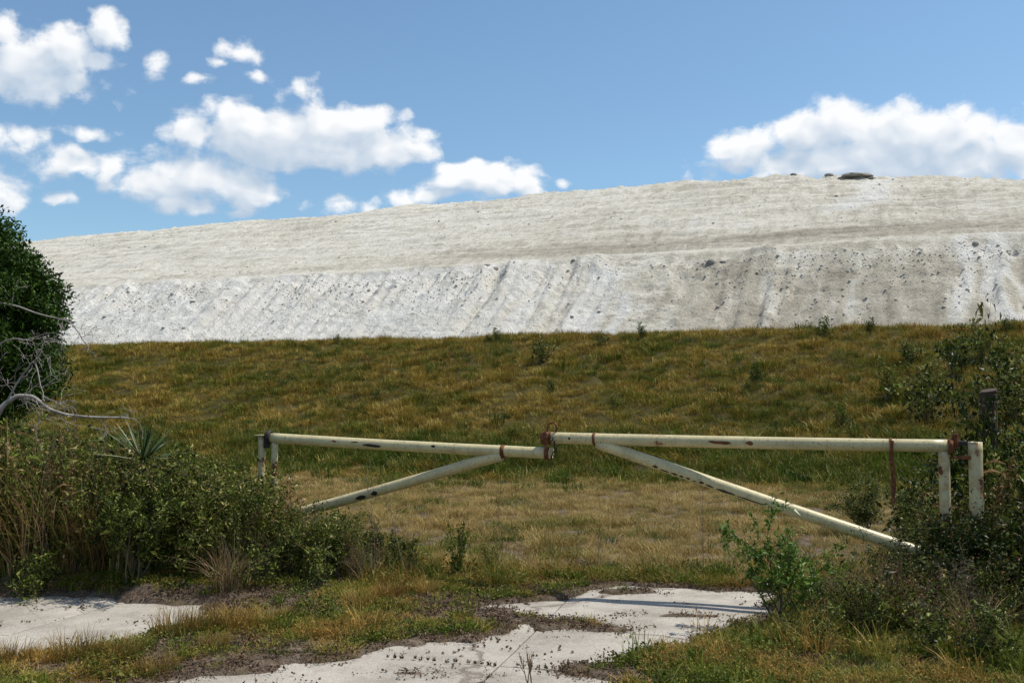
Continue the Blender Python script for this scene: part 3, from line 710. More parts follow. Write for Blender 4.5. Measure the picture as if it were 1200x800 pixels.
def reed_mesh(n=210, h=1.2, rad=.27):
    a = Acc(); th = rng.uniform(0, 6.283, n); r_ = rad*np.sqrt(rng.uniform(0, 1, n))
    base = np.stack([r_*np.cos(th), r_*np.sin(th), np.full(n, -.02)], 1)
    blades(a, base, h*rng.uniform(.4, 1.05, n), th+rng.normal(0, .9, n), rng.uniform(.1, 1.25, n)**1.3, .010*rng.uniform(.5, 1.2, n), 5)
    b = Acc()
    for i in range(26):
        t0 = rng.uniform(0, 6.283); ln = rng.uniform(.05, .35); hh = h*rng.uniform(.6, 1.1); p0 = np.array([rng.normal()*rad*.5, rng.normal()*rad*.5, -.02])
        t = np.linspace(0, 1, 6)[:, None]; pts = p0+np.concatenate([np.cos(t0)*ln*hh*t**2, np.sin(t0)*ln*hh*t**2, hh*t], 1)
        tube(b, pts, .003*(1.2-t[:, 0]), 3, rng.uniform(), False)
    m1 = a.mesh('blades'); m1.materials.append(M['reed']); m2 = b.mesh('stalks'); m2.materials.append(M['twig']); return m1, m2
RD = [reed_mesh() for i in range(3)]

# left thicket: (px of base, distance, scale, kind, label)
LEFT = [
 (10, 9.20, 1.13, 'r', 'tall dry brown reeds at the left frame edge'),
 (62, 9.00, 1.13, 'r', 'tall rust-brown reeds left of the yucca, tallest of the stand'),
 (112, 9.10, 0.931, 'r', 'dry reeds with drooping tips beside the spiky yucca'),
 (20, 9.60, .92, 's', 'dark leafy bush behind the leftmost reeds'),
 (85, 9.80, .86, 's', 'dark green bush behind the brown reeds'),
 (45, 8.50, 0.735, 'l', 'low leafy bush at the foot of the brown reeds'),
 (166, 8.70, 0.725, 's', 'dark green bush right below the yucca'),
 (196, 9.00, 0.784, 's', 'dense dark bush right of the yucca'),
 (245, 9.00, 0.686, 's', 'leafy bush with pale stems left of the gate post'),
 (150, 10.60, 0.608, 's', 'green bush at the back behind the yucca'),
 (215, 10.30, 0.666, 's', 'bush at the back between yucca and left gate post'),
 (290, 9.10, 0.51, 's', 'leafy bush directly in front of the left gate post'),
 (345, 9.00, 0.49, 's', 'bush hiding the foot of the left gate leaf'),
 (395, 9.00, 0.412, 's', 'bush below the lower end of the left brace'),
 (438, 9.40, 0.353, 's', 'small bush at the right end of the thicket'),
 (262, 9.00, 0.539, 't', 'bare grey stems standing before the thicket'),
 (318, 9.10, 0.588, 't', 'tangle of dry twigs around the left gate post'),
 (228, 9.20, 0.784, 't', 'pale dead twigs above the thicket left of the gate'),
 (372, 9.10, 0.47, 't', 'low dry twigs under the left brace pipe'),
 (178, 9.00, 0.441, 't', 'dry twigs poking from the bush under the yucca'),
 (420, 8.90, 0.314, 't', 'short dry twigs at the right foot of the thicket'),
 (470, 9.20, 0.608, 'l', 'low green weed clump right of the left thicket'),
 (300, 8.50, 0.608, 'l', 'low green weeds before the left gate post'),
 (375, 8.60, 0.588, 'l', 'low leafy weeds under the left brace foot'),
 (270, 8.40, 0.412, 'r', 'short orange grass stand at the thicket foot'),
 (400, 10.30, 0.372, 's', 'bush behind the left brace pipe in dry meadow'),
]
RIGHT = [
 (1166, 8.82, .72, 'v', 'narrow vine mound tangled round the right side of the timber post'),
 (1138, 7.45, .74, 'v', 'dark leafy bush hiding the foot of the rusty post'),
 (1092, 7.7, .50, 'v', 'dark vine bush at the lower end of the right brace'),
 (1122, 8.0, .58, 'v', 'dark leafy bush between right gate upright and post'),
 (1175, 8.3, .80, 'v', 'tall dark bush right of the rusty gate post'),
 (1156, 8.75, .80, 'v', 'vine mound climbing the old dark timber post'),
 (1225, 8.6, 1.05, 'v', 'large dark bush at the right frame edge'),
 (1115, 9.6, .82, 'v', 'dark bush behind the right gate upright'),
 (1200, 10.2, 1.12, 'v', 'big vine-covered bush behind the timber post'),
 (1068, 10.8, .6, 's', 'green bush behind the end of the right rail'),
 (1010, 12.2, .55, 's', 'small bush far behind the right brace pipe'),
 (1200, 7.5, .7, 'v', 'dark bush in front of the right frame edge'),
 (1155, 7.3, .52, 'v', 'dark leafy bush before the rusty gate post'),
 (1095, 7.4, .48, 'v', 'low dark bush before the right brace end'),
 (1040, 7.8, .42, 's', 'small dark weed bush right of the sapling'),
 (985, 7.7, .45, 't', 'reddish dry twigs right of the sapling'),
 (1060, 7.3, .5, 't', 'dry twigs in front of the right brace end'),
 (1120, 7.0, .42, 't', 'dry twigs low at the right among weeds'),
 (1165, 7.8, .8, 't', 'bare dry twigs beside the rusty gate post'),
 (1010, 6.9, .6, 'l', 'low green weed clump on the right verge'),
 (1090, 6.4, .65, 'l', 'dark green weed clump near the bottom right'),
 (1150, 6.1, .6, 'l', 'weed clump beside the bottom right corner'),
 (950, 6.6, .45, 'l', 'small green weed clump below the sapling'),
 (1040, 7.2, .55, 'r', 'sprawling pale grass stand on the right verge'),
 (1135, 6.6, .4, 'r', 'short dry grass stand at lower right'),
]
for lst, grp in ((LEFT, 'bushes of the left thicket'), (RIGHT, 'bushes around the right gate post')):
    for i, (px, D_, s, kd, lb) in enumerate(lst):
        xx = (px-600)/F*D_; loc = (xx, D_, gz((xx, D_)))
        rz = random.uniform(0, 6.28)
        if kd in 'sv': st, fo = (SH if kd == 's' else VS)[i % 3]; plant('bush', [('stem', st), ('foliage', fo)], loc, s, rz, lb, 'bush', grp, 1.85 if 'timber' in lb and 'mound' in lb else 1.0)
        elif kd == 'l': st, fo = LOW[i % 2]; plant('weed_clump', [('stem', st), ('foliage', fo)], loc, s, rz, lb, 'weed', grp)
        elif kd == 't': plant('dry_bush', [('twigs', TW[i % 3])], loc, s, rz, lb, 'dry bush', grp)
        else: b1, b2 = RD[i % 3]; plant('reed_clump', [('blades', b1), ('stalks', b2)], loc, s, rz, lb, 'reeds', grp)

# wispy undergrowth between the bushes: upright weed stems, seed heads, dry blades
uv = []
for i in range(7):
    a = Acc()
    for k_ in range(6):
        th = rng.uniform(0, 6.283); ln = rng.uniform(.02, .38); t = np.linspace(0, 1, 6)[:, None]; hh = rng.uniform(.6, 1.05); p0 = np.array([rng.normal()*.06, rng.normal()*.06, -.02])
        pts = p0+np.concatenate([np.cos(th)*ln*t**1.6, np.sin(th)*ln*t**1.6, hh*t], 1); tube(a, pts, .0035*(1.3-t[:, 0]), 3, rng.uniform(.5, 1), False)
        nl = 46; tt = rng.uniform(.12, 1, nl); pp = np.stack([np.interp(tt, t[:, 0], pts[:, c_]) for c_ in range(3)], 1)+rng.normal(size=(nl, 3))*.018
        leaves(a, pp, .042*np.exp(rng.normal(-.1, .4, nl)), 0, .26 if i % 2 else .4, up=.7)
    th = rng.uniform(0, 6.283, 16); r_ = .08*rng.uniform(0, 1, 16)
    blades(a, np.stack([r_*np.cos(th), r_*np.sin(th), 0*th-.02], 1), rng.uniform(.4, 1.0, 16), th, rng.uniform(.1, 1.0, 16), .008, 5, a=rng.uniform(.7, 1, 16))
    me = a.mesh('undergrowth'); me.materials.append(M['wisp'] if i < 5 else M['reed']); uv.append(me)
vu = variants('undergrowth_plant', uv)
n = 900; D_ = rng.uniform(8.9, 10.1, n); px = rng.uniform(-40, 520, n)
k = rng.uniform(0, 1, n) < np.interp(px, [-40, 380, 450, 520], [1, 1, .7, .15]); D_, px = D_[k], px[k]
top = np.interp(px, [-40, 60, 150, 230, 300, 350, 400, 450, 520], [505, 520, 540, 555, 560, 590, 612, 632, 660]); base_y = 477+1867/D_
hgt = np.maximum((base_y-top)/F*D_, .12)*rng.uniform(.55, 1.05, len(px))
x = (px-600)/F*D_; k = ~((px > 295) & (px < 380) & (D_ > 9.9)); scatter('undergrowth', on_ground(x[k], D_[k]), vu, 7, .9, 1.1, scl=hgt[k])
n = 560; D_ = rng.uniform(6.9, 9.4, n); px = rng.uniform(930, 1250, n)
top = np.interp(px, [930, 1000, 1060, 1100, 1150, 1250], [680, 665, 640, 580, 525, 490]); base_y = 477+1867/D_
hgt = np.clip((base_y-top)/F*D_, .15, 1.5)*rng.uniform(.5, 1.0, n)
k = rng.uniform(0, 1, n) < np.interp(px, [930, 1040, 1100], [.25, .5, 1]); k &= ~((D_ < 7.9) & (px > 1085) & (rng.uniform(0, 1, n) < .75)); hgt = np.where(D_ < 7.7, np.minimum(hgt, .5), hgt)
x = (px-600)/F*D_; scatter('undergrowth', on_ground(x[k], D_[k]), vu, 7, .9, 1.1, scl=hgt[k])

# sapling with fresh leaves at the right edge of the paving
st, fo = shrub_meshes(9, .68, .42, 2600, .042, M['sapling'], maxl=2, kids=3, aspect=.36, jit=.015)
p = at_z(918, 739); plant('sapling', [('stem', st), ('foliage', fo)], (p[0], p[1], .0), .92, 1.2, 'bright green leafy sapling at the right end of the concrete', 'sapling')
st, fo = shrub_meshes(4, .42, .5, 330, .04, M['sapling'], maxl=1, kids=3, jit=.012)
p = at_z(935, 728); plant('sapling', [('stem', st), ('foliage', fo)], (p[0]+.15, p[1]+.1, .02), 1.0, .2, 'shorter thin sapling just right of the bright leafy one', 'sapling')
# upright leafy weed in the dry meadow edge
a = Acc(); b = Acc()
for i in range(6):
    t = np.linspace(0, 1, 6)[:, None]; th = rng.uniform(0, 6.28); ln = .12
    pts = np.concatenate([np.cos(th)*ln*t, np.sin(th)*ln*t, .5*t*rng.uniform(.7, 1)], 1); tube(a, pts, .004, 4, .5, False)
    pp = pts[rng.integers(1, 6, 70)]+rng.normal(size=(70, 3))*.022; leaves(b, pp, .05*rng.uniform(.6, 1.2, 70), 0, .4, up=.9)
m1 = a.mesh('stem'); m1.materials.append(M['stem']); m2 = b.mesh('foliage'); m2.materials.append(M['green'])
p = at_z(535, 682); plant('tall_weed', [('stem', m1), ('foliage', m2)], (p[0], p[1], gz(p)), 1.0, 0, 'upright dark green weed at the meadow edge below the gate middle', 'weed')
p = at_z(548, 676); plant('tall_weed', [('stem', m1), ('foliage', m2)], (p[0]+.22, p[1], gz(p)), .6, 2, 'smaller green weed right beside the upright dark one', 'weed')
p = at_z(368, 732); plant('tall_weed', [('stem', m1), ('foliage', LOW[0][1])], (p[0], p[1], gz(p)), .42, 1, 'round bright green weed between the thicket and the paving', 'weed')
# stubby stalk in the joint of the paving
a = Acc(); b = Acc(); out = []; tips = []
for i in range(4): grow((rng.normal()*.01, rng.normal()*.01, 0), (rng.normal()*.22, rng.normal()*.2, 1), .18*rng.uniform(.7, 1.1), .004, 0, 1, out, tips, .1, 4, .35, .4, .1)
for pts, rr, l_ in out: tube(a, pts, np.maximum(rr, .002), 5, .4)
tp = np.concatenate(tips); leaves(b, tp[rng.integers(0, len(tp), 60)], .018, 0, .3, up=1.2)
m1 = a.mesh('stem'); m1.materials.append(M['twig']); m2 = b.mesh('foliage'); m2.materials.append(M['short'])
p = at_z(620, 806); plant('dry_stalk', [('stem', m1), ('foliage', m2)], (p[0], p[1], 0), 1.0, 0, 'dark dry branching stalk at the bottom edge on pale paving', 'weed')
# tall thin stalks in the meadow
for i, (px, py, hh, lb) in enumerate(((440, 690, .9, 'thin bare stalk right of the left brace foot'), (478, 688, .75, 'thin bare stalk between brace and upright weed'),
        (590, 680, .7, 'leaning thin stalk right of the upright weed'), (825, 672, .85, 'thin reddish stalk standing in meadow under the right brace'), (700, 668, .35, 'short stalk at the meadow edge behind the paving'))):
    a = Acc(); out = []; grow((0, 0, 0), (.1*rng.normal(), 0, 1), hh, .0045, 0, 1, out, [], .06, 4, .5, .25, .1)
    for pts, rr, l_ in out: tube(a, pts, np.maximum(rr, .0018), 4, .5)
    m1 = a.mesh('stalk'); m1.materials.append(M['twig']); p = at_z(px, py); o = link('dry_stalk', m1); o.location = (p[0], p[1], gz(p)); props(o, lb, 'stalk', 'thin stalks rising from the meadow')

# yucca
def spiky(n, L, w):
    a = Acc()
    for i in range(n):
        az_ = rng.uniform(0, 6.283); elv = rng.uniform(.15, 1.45); ln = L*rng.uniform(.7, 1.05); t = np.linspace(0, 1, 5)
        d_ = np.array([math.cos(az_)*math.cos(elv), math.sin(az_)*math.cos(elv), math.sin(elv)]); s_ = np.array([-math.sin(az_), math.cos(az_), 0])
        c_ = d_*t[:, None]*ln+np.array([0, 0, -.12*ln])*t[:, None]**2; ww = w*np.array([.6, 1, .9, .6, .04])
        up_ = np.cross(s_, d_)
        V = np.stack([c_-s_*ww[:, None]/2+up_*ww[:, None]*.15, c_, c_+s_*ww[:, None]/2+up_*ww[:, None]*.15], 1).reshape(-1, 3)
        f = []
        for j in range(4):
            for k_ in range(2): o_ = j*3+k_; f.append([o_, o_+1, o_+4, o_+3])
        a.add(V, np.array(f), rng.uniform())
    return a.mesh('blades')
y1 = spiky(46, .50, .026); y1.materials.append(M['yucca'])
a = Acc(); tube(a, [(.03, 0, -1.0), (.0, .01, -.75), (.02, 0, -.5), (.0, .01, -.25), (0, 0, 0)], [.034, .028, .027, .026, .03], 7); tk = a.mesh('trunk'); tk.materials.append(M['bark'])
pt = at_y(168, 540, 9.2); plant('yucca', [('blades', y1), ('trunk', tk)], tuple(pt), 1.0, 0, 'spiky grey-green yucca sticking out of the left thicket', 'yucca')

# berm weeds one can tell apart
BW = shrub_meshes(8, .7, .35, 900, .07, M['shrub'], maxl=1, kids=4, jit=.05)
BW2 = shrub_meshes(8, .7, .35, 900, .07, M['green'], maxl=1, kids=4, jit=.05)
def berm_pt(px, py):
    d = ray(px, py)
    ts = np.linspace(12, 60, 2400); Pp = np.array([0, 0, EYE])+d*ts[:, None]
    k_ = np.where(Pp[:, 2] < ground_h(Pp[:, 0], np.maximum(Pp[:, 1], 12.1)))[0]
    return Pp[k_[0]] if len(k_) else None
for px, py, s, lb in ((633, 428, 1.1, 'dark green weed clump on the upper berm above the gate middle'), (645, 462, .6, 'small weed on the berm below the dark clump'),
        (705, 408, .7, 'green weed just under the berm top right of centre'), (752, 396, .6, 'thin weed standing on the berm top right of centre'),
        (582, 400, .55, 'small weed on the berm crest above the gate middle'), (572, 402, .45, 'tiny weed on the berm crest left of another small one'),
        (1065, 432, 1.0, 'dark weed clump high on the right of the berm'), (965, 398, .8, 'weed clump under the berm top at right'),
        (1020, 392, .6, 'weed on the berm crest beneath the gullied white slope'), (1180, 392, .7, 'weed on the berm crest near the right frame edge'),
        (720, 480, .6, 'low weed on the lower berm above the right rail start'), (440, 470, .55, 'small green weed on the lower berm at left'),
        (885, 452, .7, 'dark weed in the middle of the berm at right'), (1040, 470, 1.2, 'dark weed clump low on the right of the berm'),
        (1120, 440, 1.5, 'dark bushy weed on the berm above the timber post'), (1150, 420, 1.2, 'dark weed near the berm top at far right'),
        (505, 442, .55, 'small dark weed on the berm left of centre'), (330, 455, .5, 'small weed on the berm above the left gate post'),
        (1178, 462, 1.7, 'large dark green bush on the berm at the right frame edge'), (1095, 468, 1.3, 'dark bush on the berm directly left of the timber post'), (1190, 500, 1.7, 'dark bush at the berm foot in the right corner'),
        (1090, 500, 1.6, 'dark green bush at the berm foot behind the right rail end'), (985, 505, .7, 'weed at the berm foot behind the right rail'),
        (395, 402, .4, 'thin weed on the berm crest at left')):
    p = berm_pt(px, py)
    if p is None: p = berm_pt(px, py+6)
    if p is None: continue
    bw = BW if random.random() < .5 else BW2
    plant('berm_weed', [('stem', bw[0]), ('foliage', bw[1])], (p[0], p[1], gz(p)-.03), s*.9, random.uniform(0, 6), lb, 'weed', 'weeds on the grassy berm')
# dead sticks on the berm at the right of the tree: grey brush
TWG = [twig_meshes(16, 1.3, 1.4, 3, 4, M['deadwood'], .008, .3, -.02) for i in range(2)]
for i, (px, py, D_, s, lb) in enumerate(((60, 500, 12.5, .7, 'grey leafless brush under the big dark tree'), (105, 510, 12.8, .75, 'grey leafless brush reaching over the berm foot'), (20, 495, 12., .75, 'grey leafless brush at the left frame edge'), (140, 520, 13.5, .7, 'small grey brush right of the dark tree'))):
    xx = (px-600)/F*D_; plant('dead_brush', [('twigs', TWG[i % 2])], (xx, D_, gz((xx, D_))), s, i*1.3, lb, 'dead brush', 'grey brush by the tree')

# ------------------------------------------------------------ dark tree at left
TD = 13.0; tx0 = (-94-600)/F*TD
tree = bpy.data.objects.new('tree', None); COL.objects.link(tree); tree.location = (tx0, TD, gz((tx0, TD)))
props(tree, 'dense dark green tree with dead lower branches at the left frame edge', 'tree')
out = []; tips = []
for i in range(5):
    th = i*1.26; grow((rng.normal()*.05, rng.normal()*.05, -.1), (math.cos(th)*.28, math.sin(th)*.28, 1), 2.3, .07, 0, 2, out, tips, .12, 7, .8, .5, .12)
a = Acc()
for pts, rr, l_ in out: tube(a, pts, np.maximum(rr, .004), 7 if l_ == 0 else 4, rng.uniform(), False)
me = a.mesh('trunk', True); link('trunk', me, M['bark'], tree)
b = Acc(); ctrs = []
for i in range(600):
    v = rng.normal(size=3); v /= np.linalg.norm(v); r_ = rng.uniform(.45, 1)**.5
    zc = 2.62+v[2]*1.98*r_; wid = 1.75*(1-.22*max(0, (zc-2.6)/1.5))
    ctrs.append((v[0]*wid*r_, v[1]*wid*r_, zc, rng.uniform(.16, .32)))
for cx, cy, cz, cr_ in ctrs:
    n = int(190*(cr_/.24)**2); pp = rng.normal(size=(n, 3)); pp /= np.linalg.norm(pp, axis=1, keepdims=True); pp *= (rng.uniform(.1, 1, (n, 1))**.5)*cr_
    leaves(b, pp*[1, 1, .8]+[cx, cy, cz], .075*rng.uniform(.6, 1.2, n), .1, .45)
me = b.mesh('crown'); link('crown', me, M['crown'], tree)
# pale dead branches
def branch_px(pts, D0, D1, r0, r1, kids=9, klen=.5):
    n = len(pts); t = np.linspace(0, 1, n); P_ = np.array([at_y(px, py, D0+(D1-D0)*tt) for (px, py), tt in zip(pts, t)])
    tt = np.linspace(0, n-1, n*4); P2 = np.stack([np.interp(tt, np.arange(n), P_[:, k_]) for k_ in range(3)], 1); P2[1:-1] += rng.normal(size=(len(P2)-2, 3))*.012
    for _ in range(2): P2[1:-1] = (P2[:-2]+2*P2[1:-1]+P2[2:])/4
    a = Acc(); tube(a, P2, np.linspace(r0, r1, len(P2)), 7, .5)
    out = []
    for i in range(kids):
        j = rng.integers(4, len(P2)); d_ = P2[j]-P2[j-1]; d_ /= np.linalg.norm(d_)
        grow(P2[j], d_+rng.normal(size=3)*.7, klen*rng.uniform(.5, 1.1), .005, 1, 3, out, [], .25, 3, .8, .6, -.02)
    for pts_, rr, l_ in out: tube(a, pts_, np.maximum(rr, .0022), 3, .5, False)
    a.V = [v-np.array(tree.location) for v in a.V]
    me = a.mesh('dead_branch', True); o = link('dead_branch', me, M['deadwood'], tree); return o
branch_px([(-40, 520), (0, 478), (18, 464), (38, 464), (62, 482), (95, 488), (150, 489)], 11.6, 11.9, .035, .010, 12, .6)['label'] = 'thick pale grey lower branch curving right'
branch_px([(-30, 350), (20, 358), (60, 372), (85, 378), (100, 400), (103, 405)], 12.2, 11.8, .013, .004, 5, .28)
0 and branch_px([(-20, 300), (30, 312), (70, 320), (95, 318), (105, 338)], 12.2, 11.8, .012, .004, 8, .45)
branch_px([(-20, 420), (10, 395), (30, 400), (55, 390)], 12, 11.7, .014, .005, 4, .3)
branch_px([(-10, 500), (25, 440), (40, 420), (48, 455), (52, 470)], 11.8, 11.6, .014, .005, 8, .5)
0 and branch_px([(-20, 330), (10, 345), (18, 365)], 11.6, 11.5, .012, .004, 4, .3)

# ------------------------------------------------------------ the pipe gate
GC, GM = 9.064, .37
def gp(px, py, off=0.0):           # point on the gate's vertical plane, off = towards the camera
    d = ray(px, py); t = (GC-off)/(d[1]+GM*d[0]); return np.array([0, 0, EYE])+d*t
def gup(px, py, z): p = gp(px, py).copy(); p[2] = z; return p
def pipe_mesh(p0, p1, r_, sides=20, wall=.008, dents=.0015, seg=24):
    """open tube with wall thickness"""
    p0, p1 = np.array(p0), np.array(p1); a = Acc()
    T = p1-p0; L = np.linalg.norm(T); T /= L; up = np.array([0, 0, 1.]) if abs(T[2]) < .9 else np.array([0, 1., 0]); N_ = np.cross(T, up); N_ /= np.linalg.norm(N_); B_ = np.cross(N_, T)
    th = np.arange(sides)*2*np.pi/sides; s = np.linspace(0, 1, seg+1)
    rr = r_+dents*(fbm(s[:, None]*L*6+0*th[None], th[None]*.8+0*s[:, None], 3, int(L*100))-.5)*2
    sag = -.006*np.sin(s*np.pi)
    def shell(rad):
        return p0+T*(s*L)[:, None, None]+rad[..., None]*(np.cos(th)[None, :, None]*N_+np.sin(th)[None, :, None]*B_)+np.array([0, 0, 1.])*sag[:, None, None]
    O = shell(rr); I = shell(rr-wall); V = np.concatenate([O.reshape(-1, 3), I.reshape(-1, 3)]); n1 = (seg+1)*sides
    i = np.arange(seg)[:, None]*sides; j = np.arange(sides)[None]; k_ = (j+1) % sides
    Fo = np.stack([i+j, i+k_, i+sides+k_, i+sides+j], -1).reshape(-1, 4); Fi = Fo[:, ::-1]+n1
    j = np.arange(sides); k_ = (j+1) % sides; e0 = np.stack([j, j+n1, k_+n1, k_], -1); o_ = seg*sides; e1 = np.stack([j+o_, k_+o_, k_+n1+o_, j+n1+o_], -1)
    c = (p0+p1)/2
    return (V, [np.concatenate([Fo, Fi, e0, e1])], c)
def pipe(name, p0, p1, r_, mat, parent, **kw):
    V, Fq, c = pipe_mesh(p0, p1, r_, **kw); me = mesh_np(name, V-np.array(parent.location), Fq, None, True)
    a_ = link(name, me, mat, parent); return a_
def empty(name, loc, label, cat, group=None):
    o = bpy.data.objects.new(name, None); COL.objects.link(o); o.location = loc; o.empty_display_size = .2; return props(o, label, cat, group)
def box_mesh(name, sx, sy, sz, bev=.003):
    import bmesh
    bm = bmesh.new(); bmesh.ops.create_cube(bm, size=1); bmesh.ops.scale(bm, vec=(sx, sy, sz), verts=bm.verts)
    bmesh.ops.bevel(bm, geom=bm.edges[:], offset=bev, segments=1, affect='EDGES')
    me = bpy.data.meshes.new(name); bm.to_mesh(me); bm.free(); return me
GANG = -math.atan(GM)
def gbox(name, p, sx, sy, sz, mat, parent, tilt=0, bev=.003):
    o = link(name, box_mesh(name, sx, sy, sz, bev), mat, parent); o.location = np.array(p)-np.array(parent.location); o.rotation_euler = (0, tilt, GANG); return o
def ring(name, p, r_, ln, mat, parent, axis='x'):
    p = np.array(p); d_ = np.array([math.cos(GANG), math.sin(GANG), 0]) if axis == 'x' else np.array([0, 0, 1.])
    return pipe(name, p-d_*ln/2, p+d_*ln/2, r_, mat, parent, seg=1, dents=0, sides=18, wall=.012)

# left leaf
l0 = gp(318, 513); l1 = gp(647, 531); 
gl = empty('gate_leaf', (l0[0], l0[1], 0), 'cream pipe gate leaf on the left, sagging towards the middle', 'gate', 'two leaves of the pipe gate')
PR = .051
pipe('top_rail', l0, l1, PR, M['paint'], gl)
lu = gp(322, 520); lb_ = gp(322, 612); lb_[:2] = lu[:2]
pipe('upright', lb_, (lu[0], lu[1], l0[2]-PR*.8), .033, M['paint3'], gl)
pipe('brace', gp(588, 533), (lb_[0]+.04, lb_[1], lb_[2]+.04), .05, M['paint2'], gl)
ring('weld_collar', gp(590, 528.5), .059, .035, M['rust'], gl)
ring('hinge_strap', gp(316, 512), .064, .05, M['blackrubber'], gl)
ring('rail_end', gp(642, 531), .058, .04, M['rust'], gl)
# right leaf
r0 = gp(636, 512.5); r1 = gp(1114, 522.5)
gr_ = empty('gate_leaf', (r1[0], r1[1], 0), 'cream pipe gate leaf on the right with a long sloping brace', 'gate', 'two leaves of the pipe gate')
pipe('top_rail', r0, r1, PR, M['paint'], gr_)
ru = gp(1106, 530); rb = gp(1106, 664); rb[:2] = ru[:2]
pipe('upright', rb, (ru[0], ru[1], r1[2]-PR*.8), .042, M['paint3'], gr_)
pipe('brace', gp(700, 519), (rb[0]-.02, rb[1], rb[2]+.05), .050, M['paint2'], gr_)
ring('weld_collar', gp(697, 514), .0575, .022, M['rust'], gr_)
ring('rail_end', gp(641, 513), .0585, .09, M['rust'], gr_)
ring('hinge_strap', gp(1114, 523), .064, .035, M['rust'], gr_)
ring('band', gp(1044, 521), .0575, .018, M['rust'], gr_)
# long flakes where the paint has come off and dark scale stands proud
def flake(p0, p1, xa, xb, ang, wid, rad, parent, seed, mat=M['blackrubber']):
    p0, p1 = np.array(p0), np.array(p1); T = p1-p0; L = np.linalg.norm(T); T /= L
    N_ = np.cross(T, (0, 0, 1.)); N_ /= np.linalg.norm(N_)
    if N_[1] > 0: N_ = -N_                      # towards the road side
    U_ = np.cross(N_, T); U_ = U_ if U_[2] > 0 else -U_
    n = max(4, int((xb-xa)*L/.03)); s_ = np.linspace(xa, xb, n+1); w_ = wid*np.sin(np.linspace(.15, 3.0, n+1))**.6*(.5+vn(s_*L*30, 0*s_, seed)); c_ = ang+(vn(s_*L*9, 0*s_, seed+1)-.5)*.35
    V = []
    for k_ in range(5):
        th = c_+w_*(k_/4-.5); V.append(p0+T*(s_*L)[:, None]+(rad+.0022)*(np.cos(th)[:, None]*N_+np.sin(th)[:, None]*U_)+np.array([0, 0, -.006])*np.sin(s_*np.pi)[:, None])
    V = np.stack(V, 1).reshape(-1, 3)-np.array(parent.location)
    link('rust_flake', mesh_np('rust_flake', V, grid_faces(n+1, 5), None, True), mat, parent)
RB = (gp(700, 519), (rb[0]-.02, rb[1], rb[2]+.05)); LB = (gp(588, 533), (lb_[0]+.04, lb_[1], lb_[2]+.04))
def fx(pr, px):
    a_ = proj(np.array(pr[0]))[0]; b_ = proj(np.array(pr[1]))[0]; return (px-a_)/(b_-a_)
for i, (xa, xb) in enumerate(((774, 781), (784, 795), (797, 806), (808, 813), (816, 821), (824, 829), (832, 838), (840, 850), (853, 876), (878, 912))): flake(*RB, fx(RB, xa), fx(RB, xb), -.62, .34+.1*(i > 7), .050, gr_, 40+i)
flake(*LB, fx(LB, 450), fx(LB, 442), -.2, .7, .05, gl, 60); flake(*LB, fx(LB, 436), fx(LB, 424), -.5, .7, .05, gl, 61)
RT = (r0, r1); LT = (l0, l1)
flake(*RT, fx(RT, 848), fx(RT, 874), .05, .5, PR, gr_, 70, M['rust']); flake(*RT, fx(RT, 891), fx(RT, 900), -.1, .6, PR, gr_, 71, M['rust']); flake(*RT, fx(RT, 672), fx(RT, 675), 0, .3, PR, gr_, 72)
flake(*LT, fx(LT, 436), fx(LT, 458), -.15, .6, PR, gl, 73); flake(*LT, fx(LT, 422), fx(LT, 430), .3, .3, PR, gl, 74, M['rust']); flake(*LT, fx(LT, 398), fx(LT, 404), .2, .3, PR, gl, 75, M['rust']); flake(*LT, fx(LT, 516), fx(LT, 521), .2, .5, PR, gl, 76)
# latch: plate, loop, hanging chain between the leaves
p = gp(640, 522, .07); gbox('latch_plate', p, .03, .010, .17, M['rust'], gr_)
p = gp(645, 508, .0); a = Acc(); th = np.linspace(0, 6.283, 15); tube(a, np.stack([np.cos(th)*.045, 0*th, np.sin(th)*.06+.05], 1), .009, 6, .5, False)
me = a.mesh('latch_loop', True); o = link('latch_loop', me, M['rust'], gr_); o.location = p-np.array(gr_.location); o.rotation_euler = (.2, .4, GANG)
lk = Acc(); th = np.linspace(0, 6.283, 11); tube(lk, np.stack([np.cos(th)*.014, 0*th, np.sin(th)*.022], 1), .005, 5, .5, False); lkm = lk.mesh('chain_link', True); lkm.materials.append(M['blackrubber'])
for i in range(6):
    t = i/5; p = gp(646+6*math.sin(t*3.1), 514+22*t, .075); o = link('chain_link', lkm, None, gr_); o.location = p-np.array(gr_.location); o.rotation_euler = (0, .2, GANG+(1.57 if i % 2 else 0))
# hinge hardware on the right
p = gp(1123, 519); gbox('hinge_plate', p, .12, .03, .035, M['blackrubber'], gr_)
p = gp(1120, 536); gbox('hinge_bolt', p, .17, .016, .016, M['rust'], gr_)
p = gp(1120, 516); a = Acc(); tube(a, [(0, 0, -.06), (0, 0, .05)], .026, 8, .5); o = link('hinge_pin', a.mesh('hinge_pin'), M['rust'], gr_); o.location = p-np.array(gr_.location)
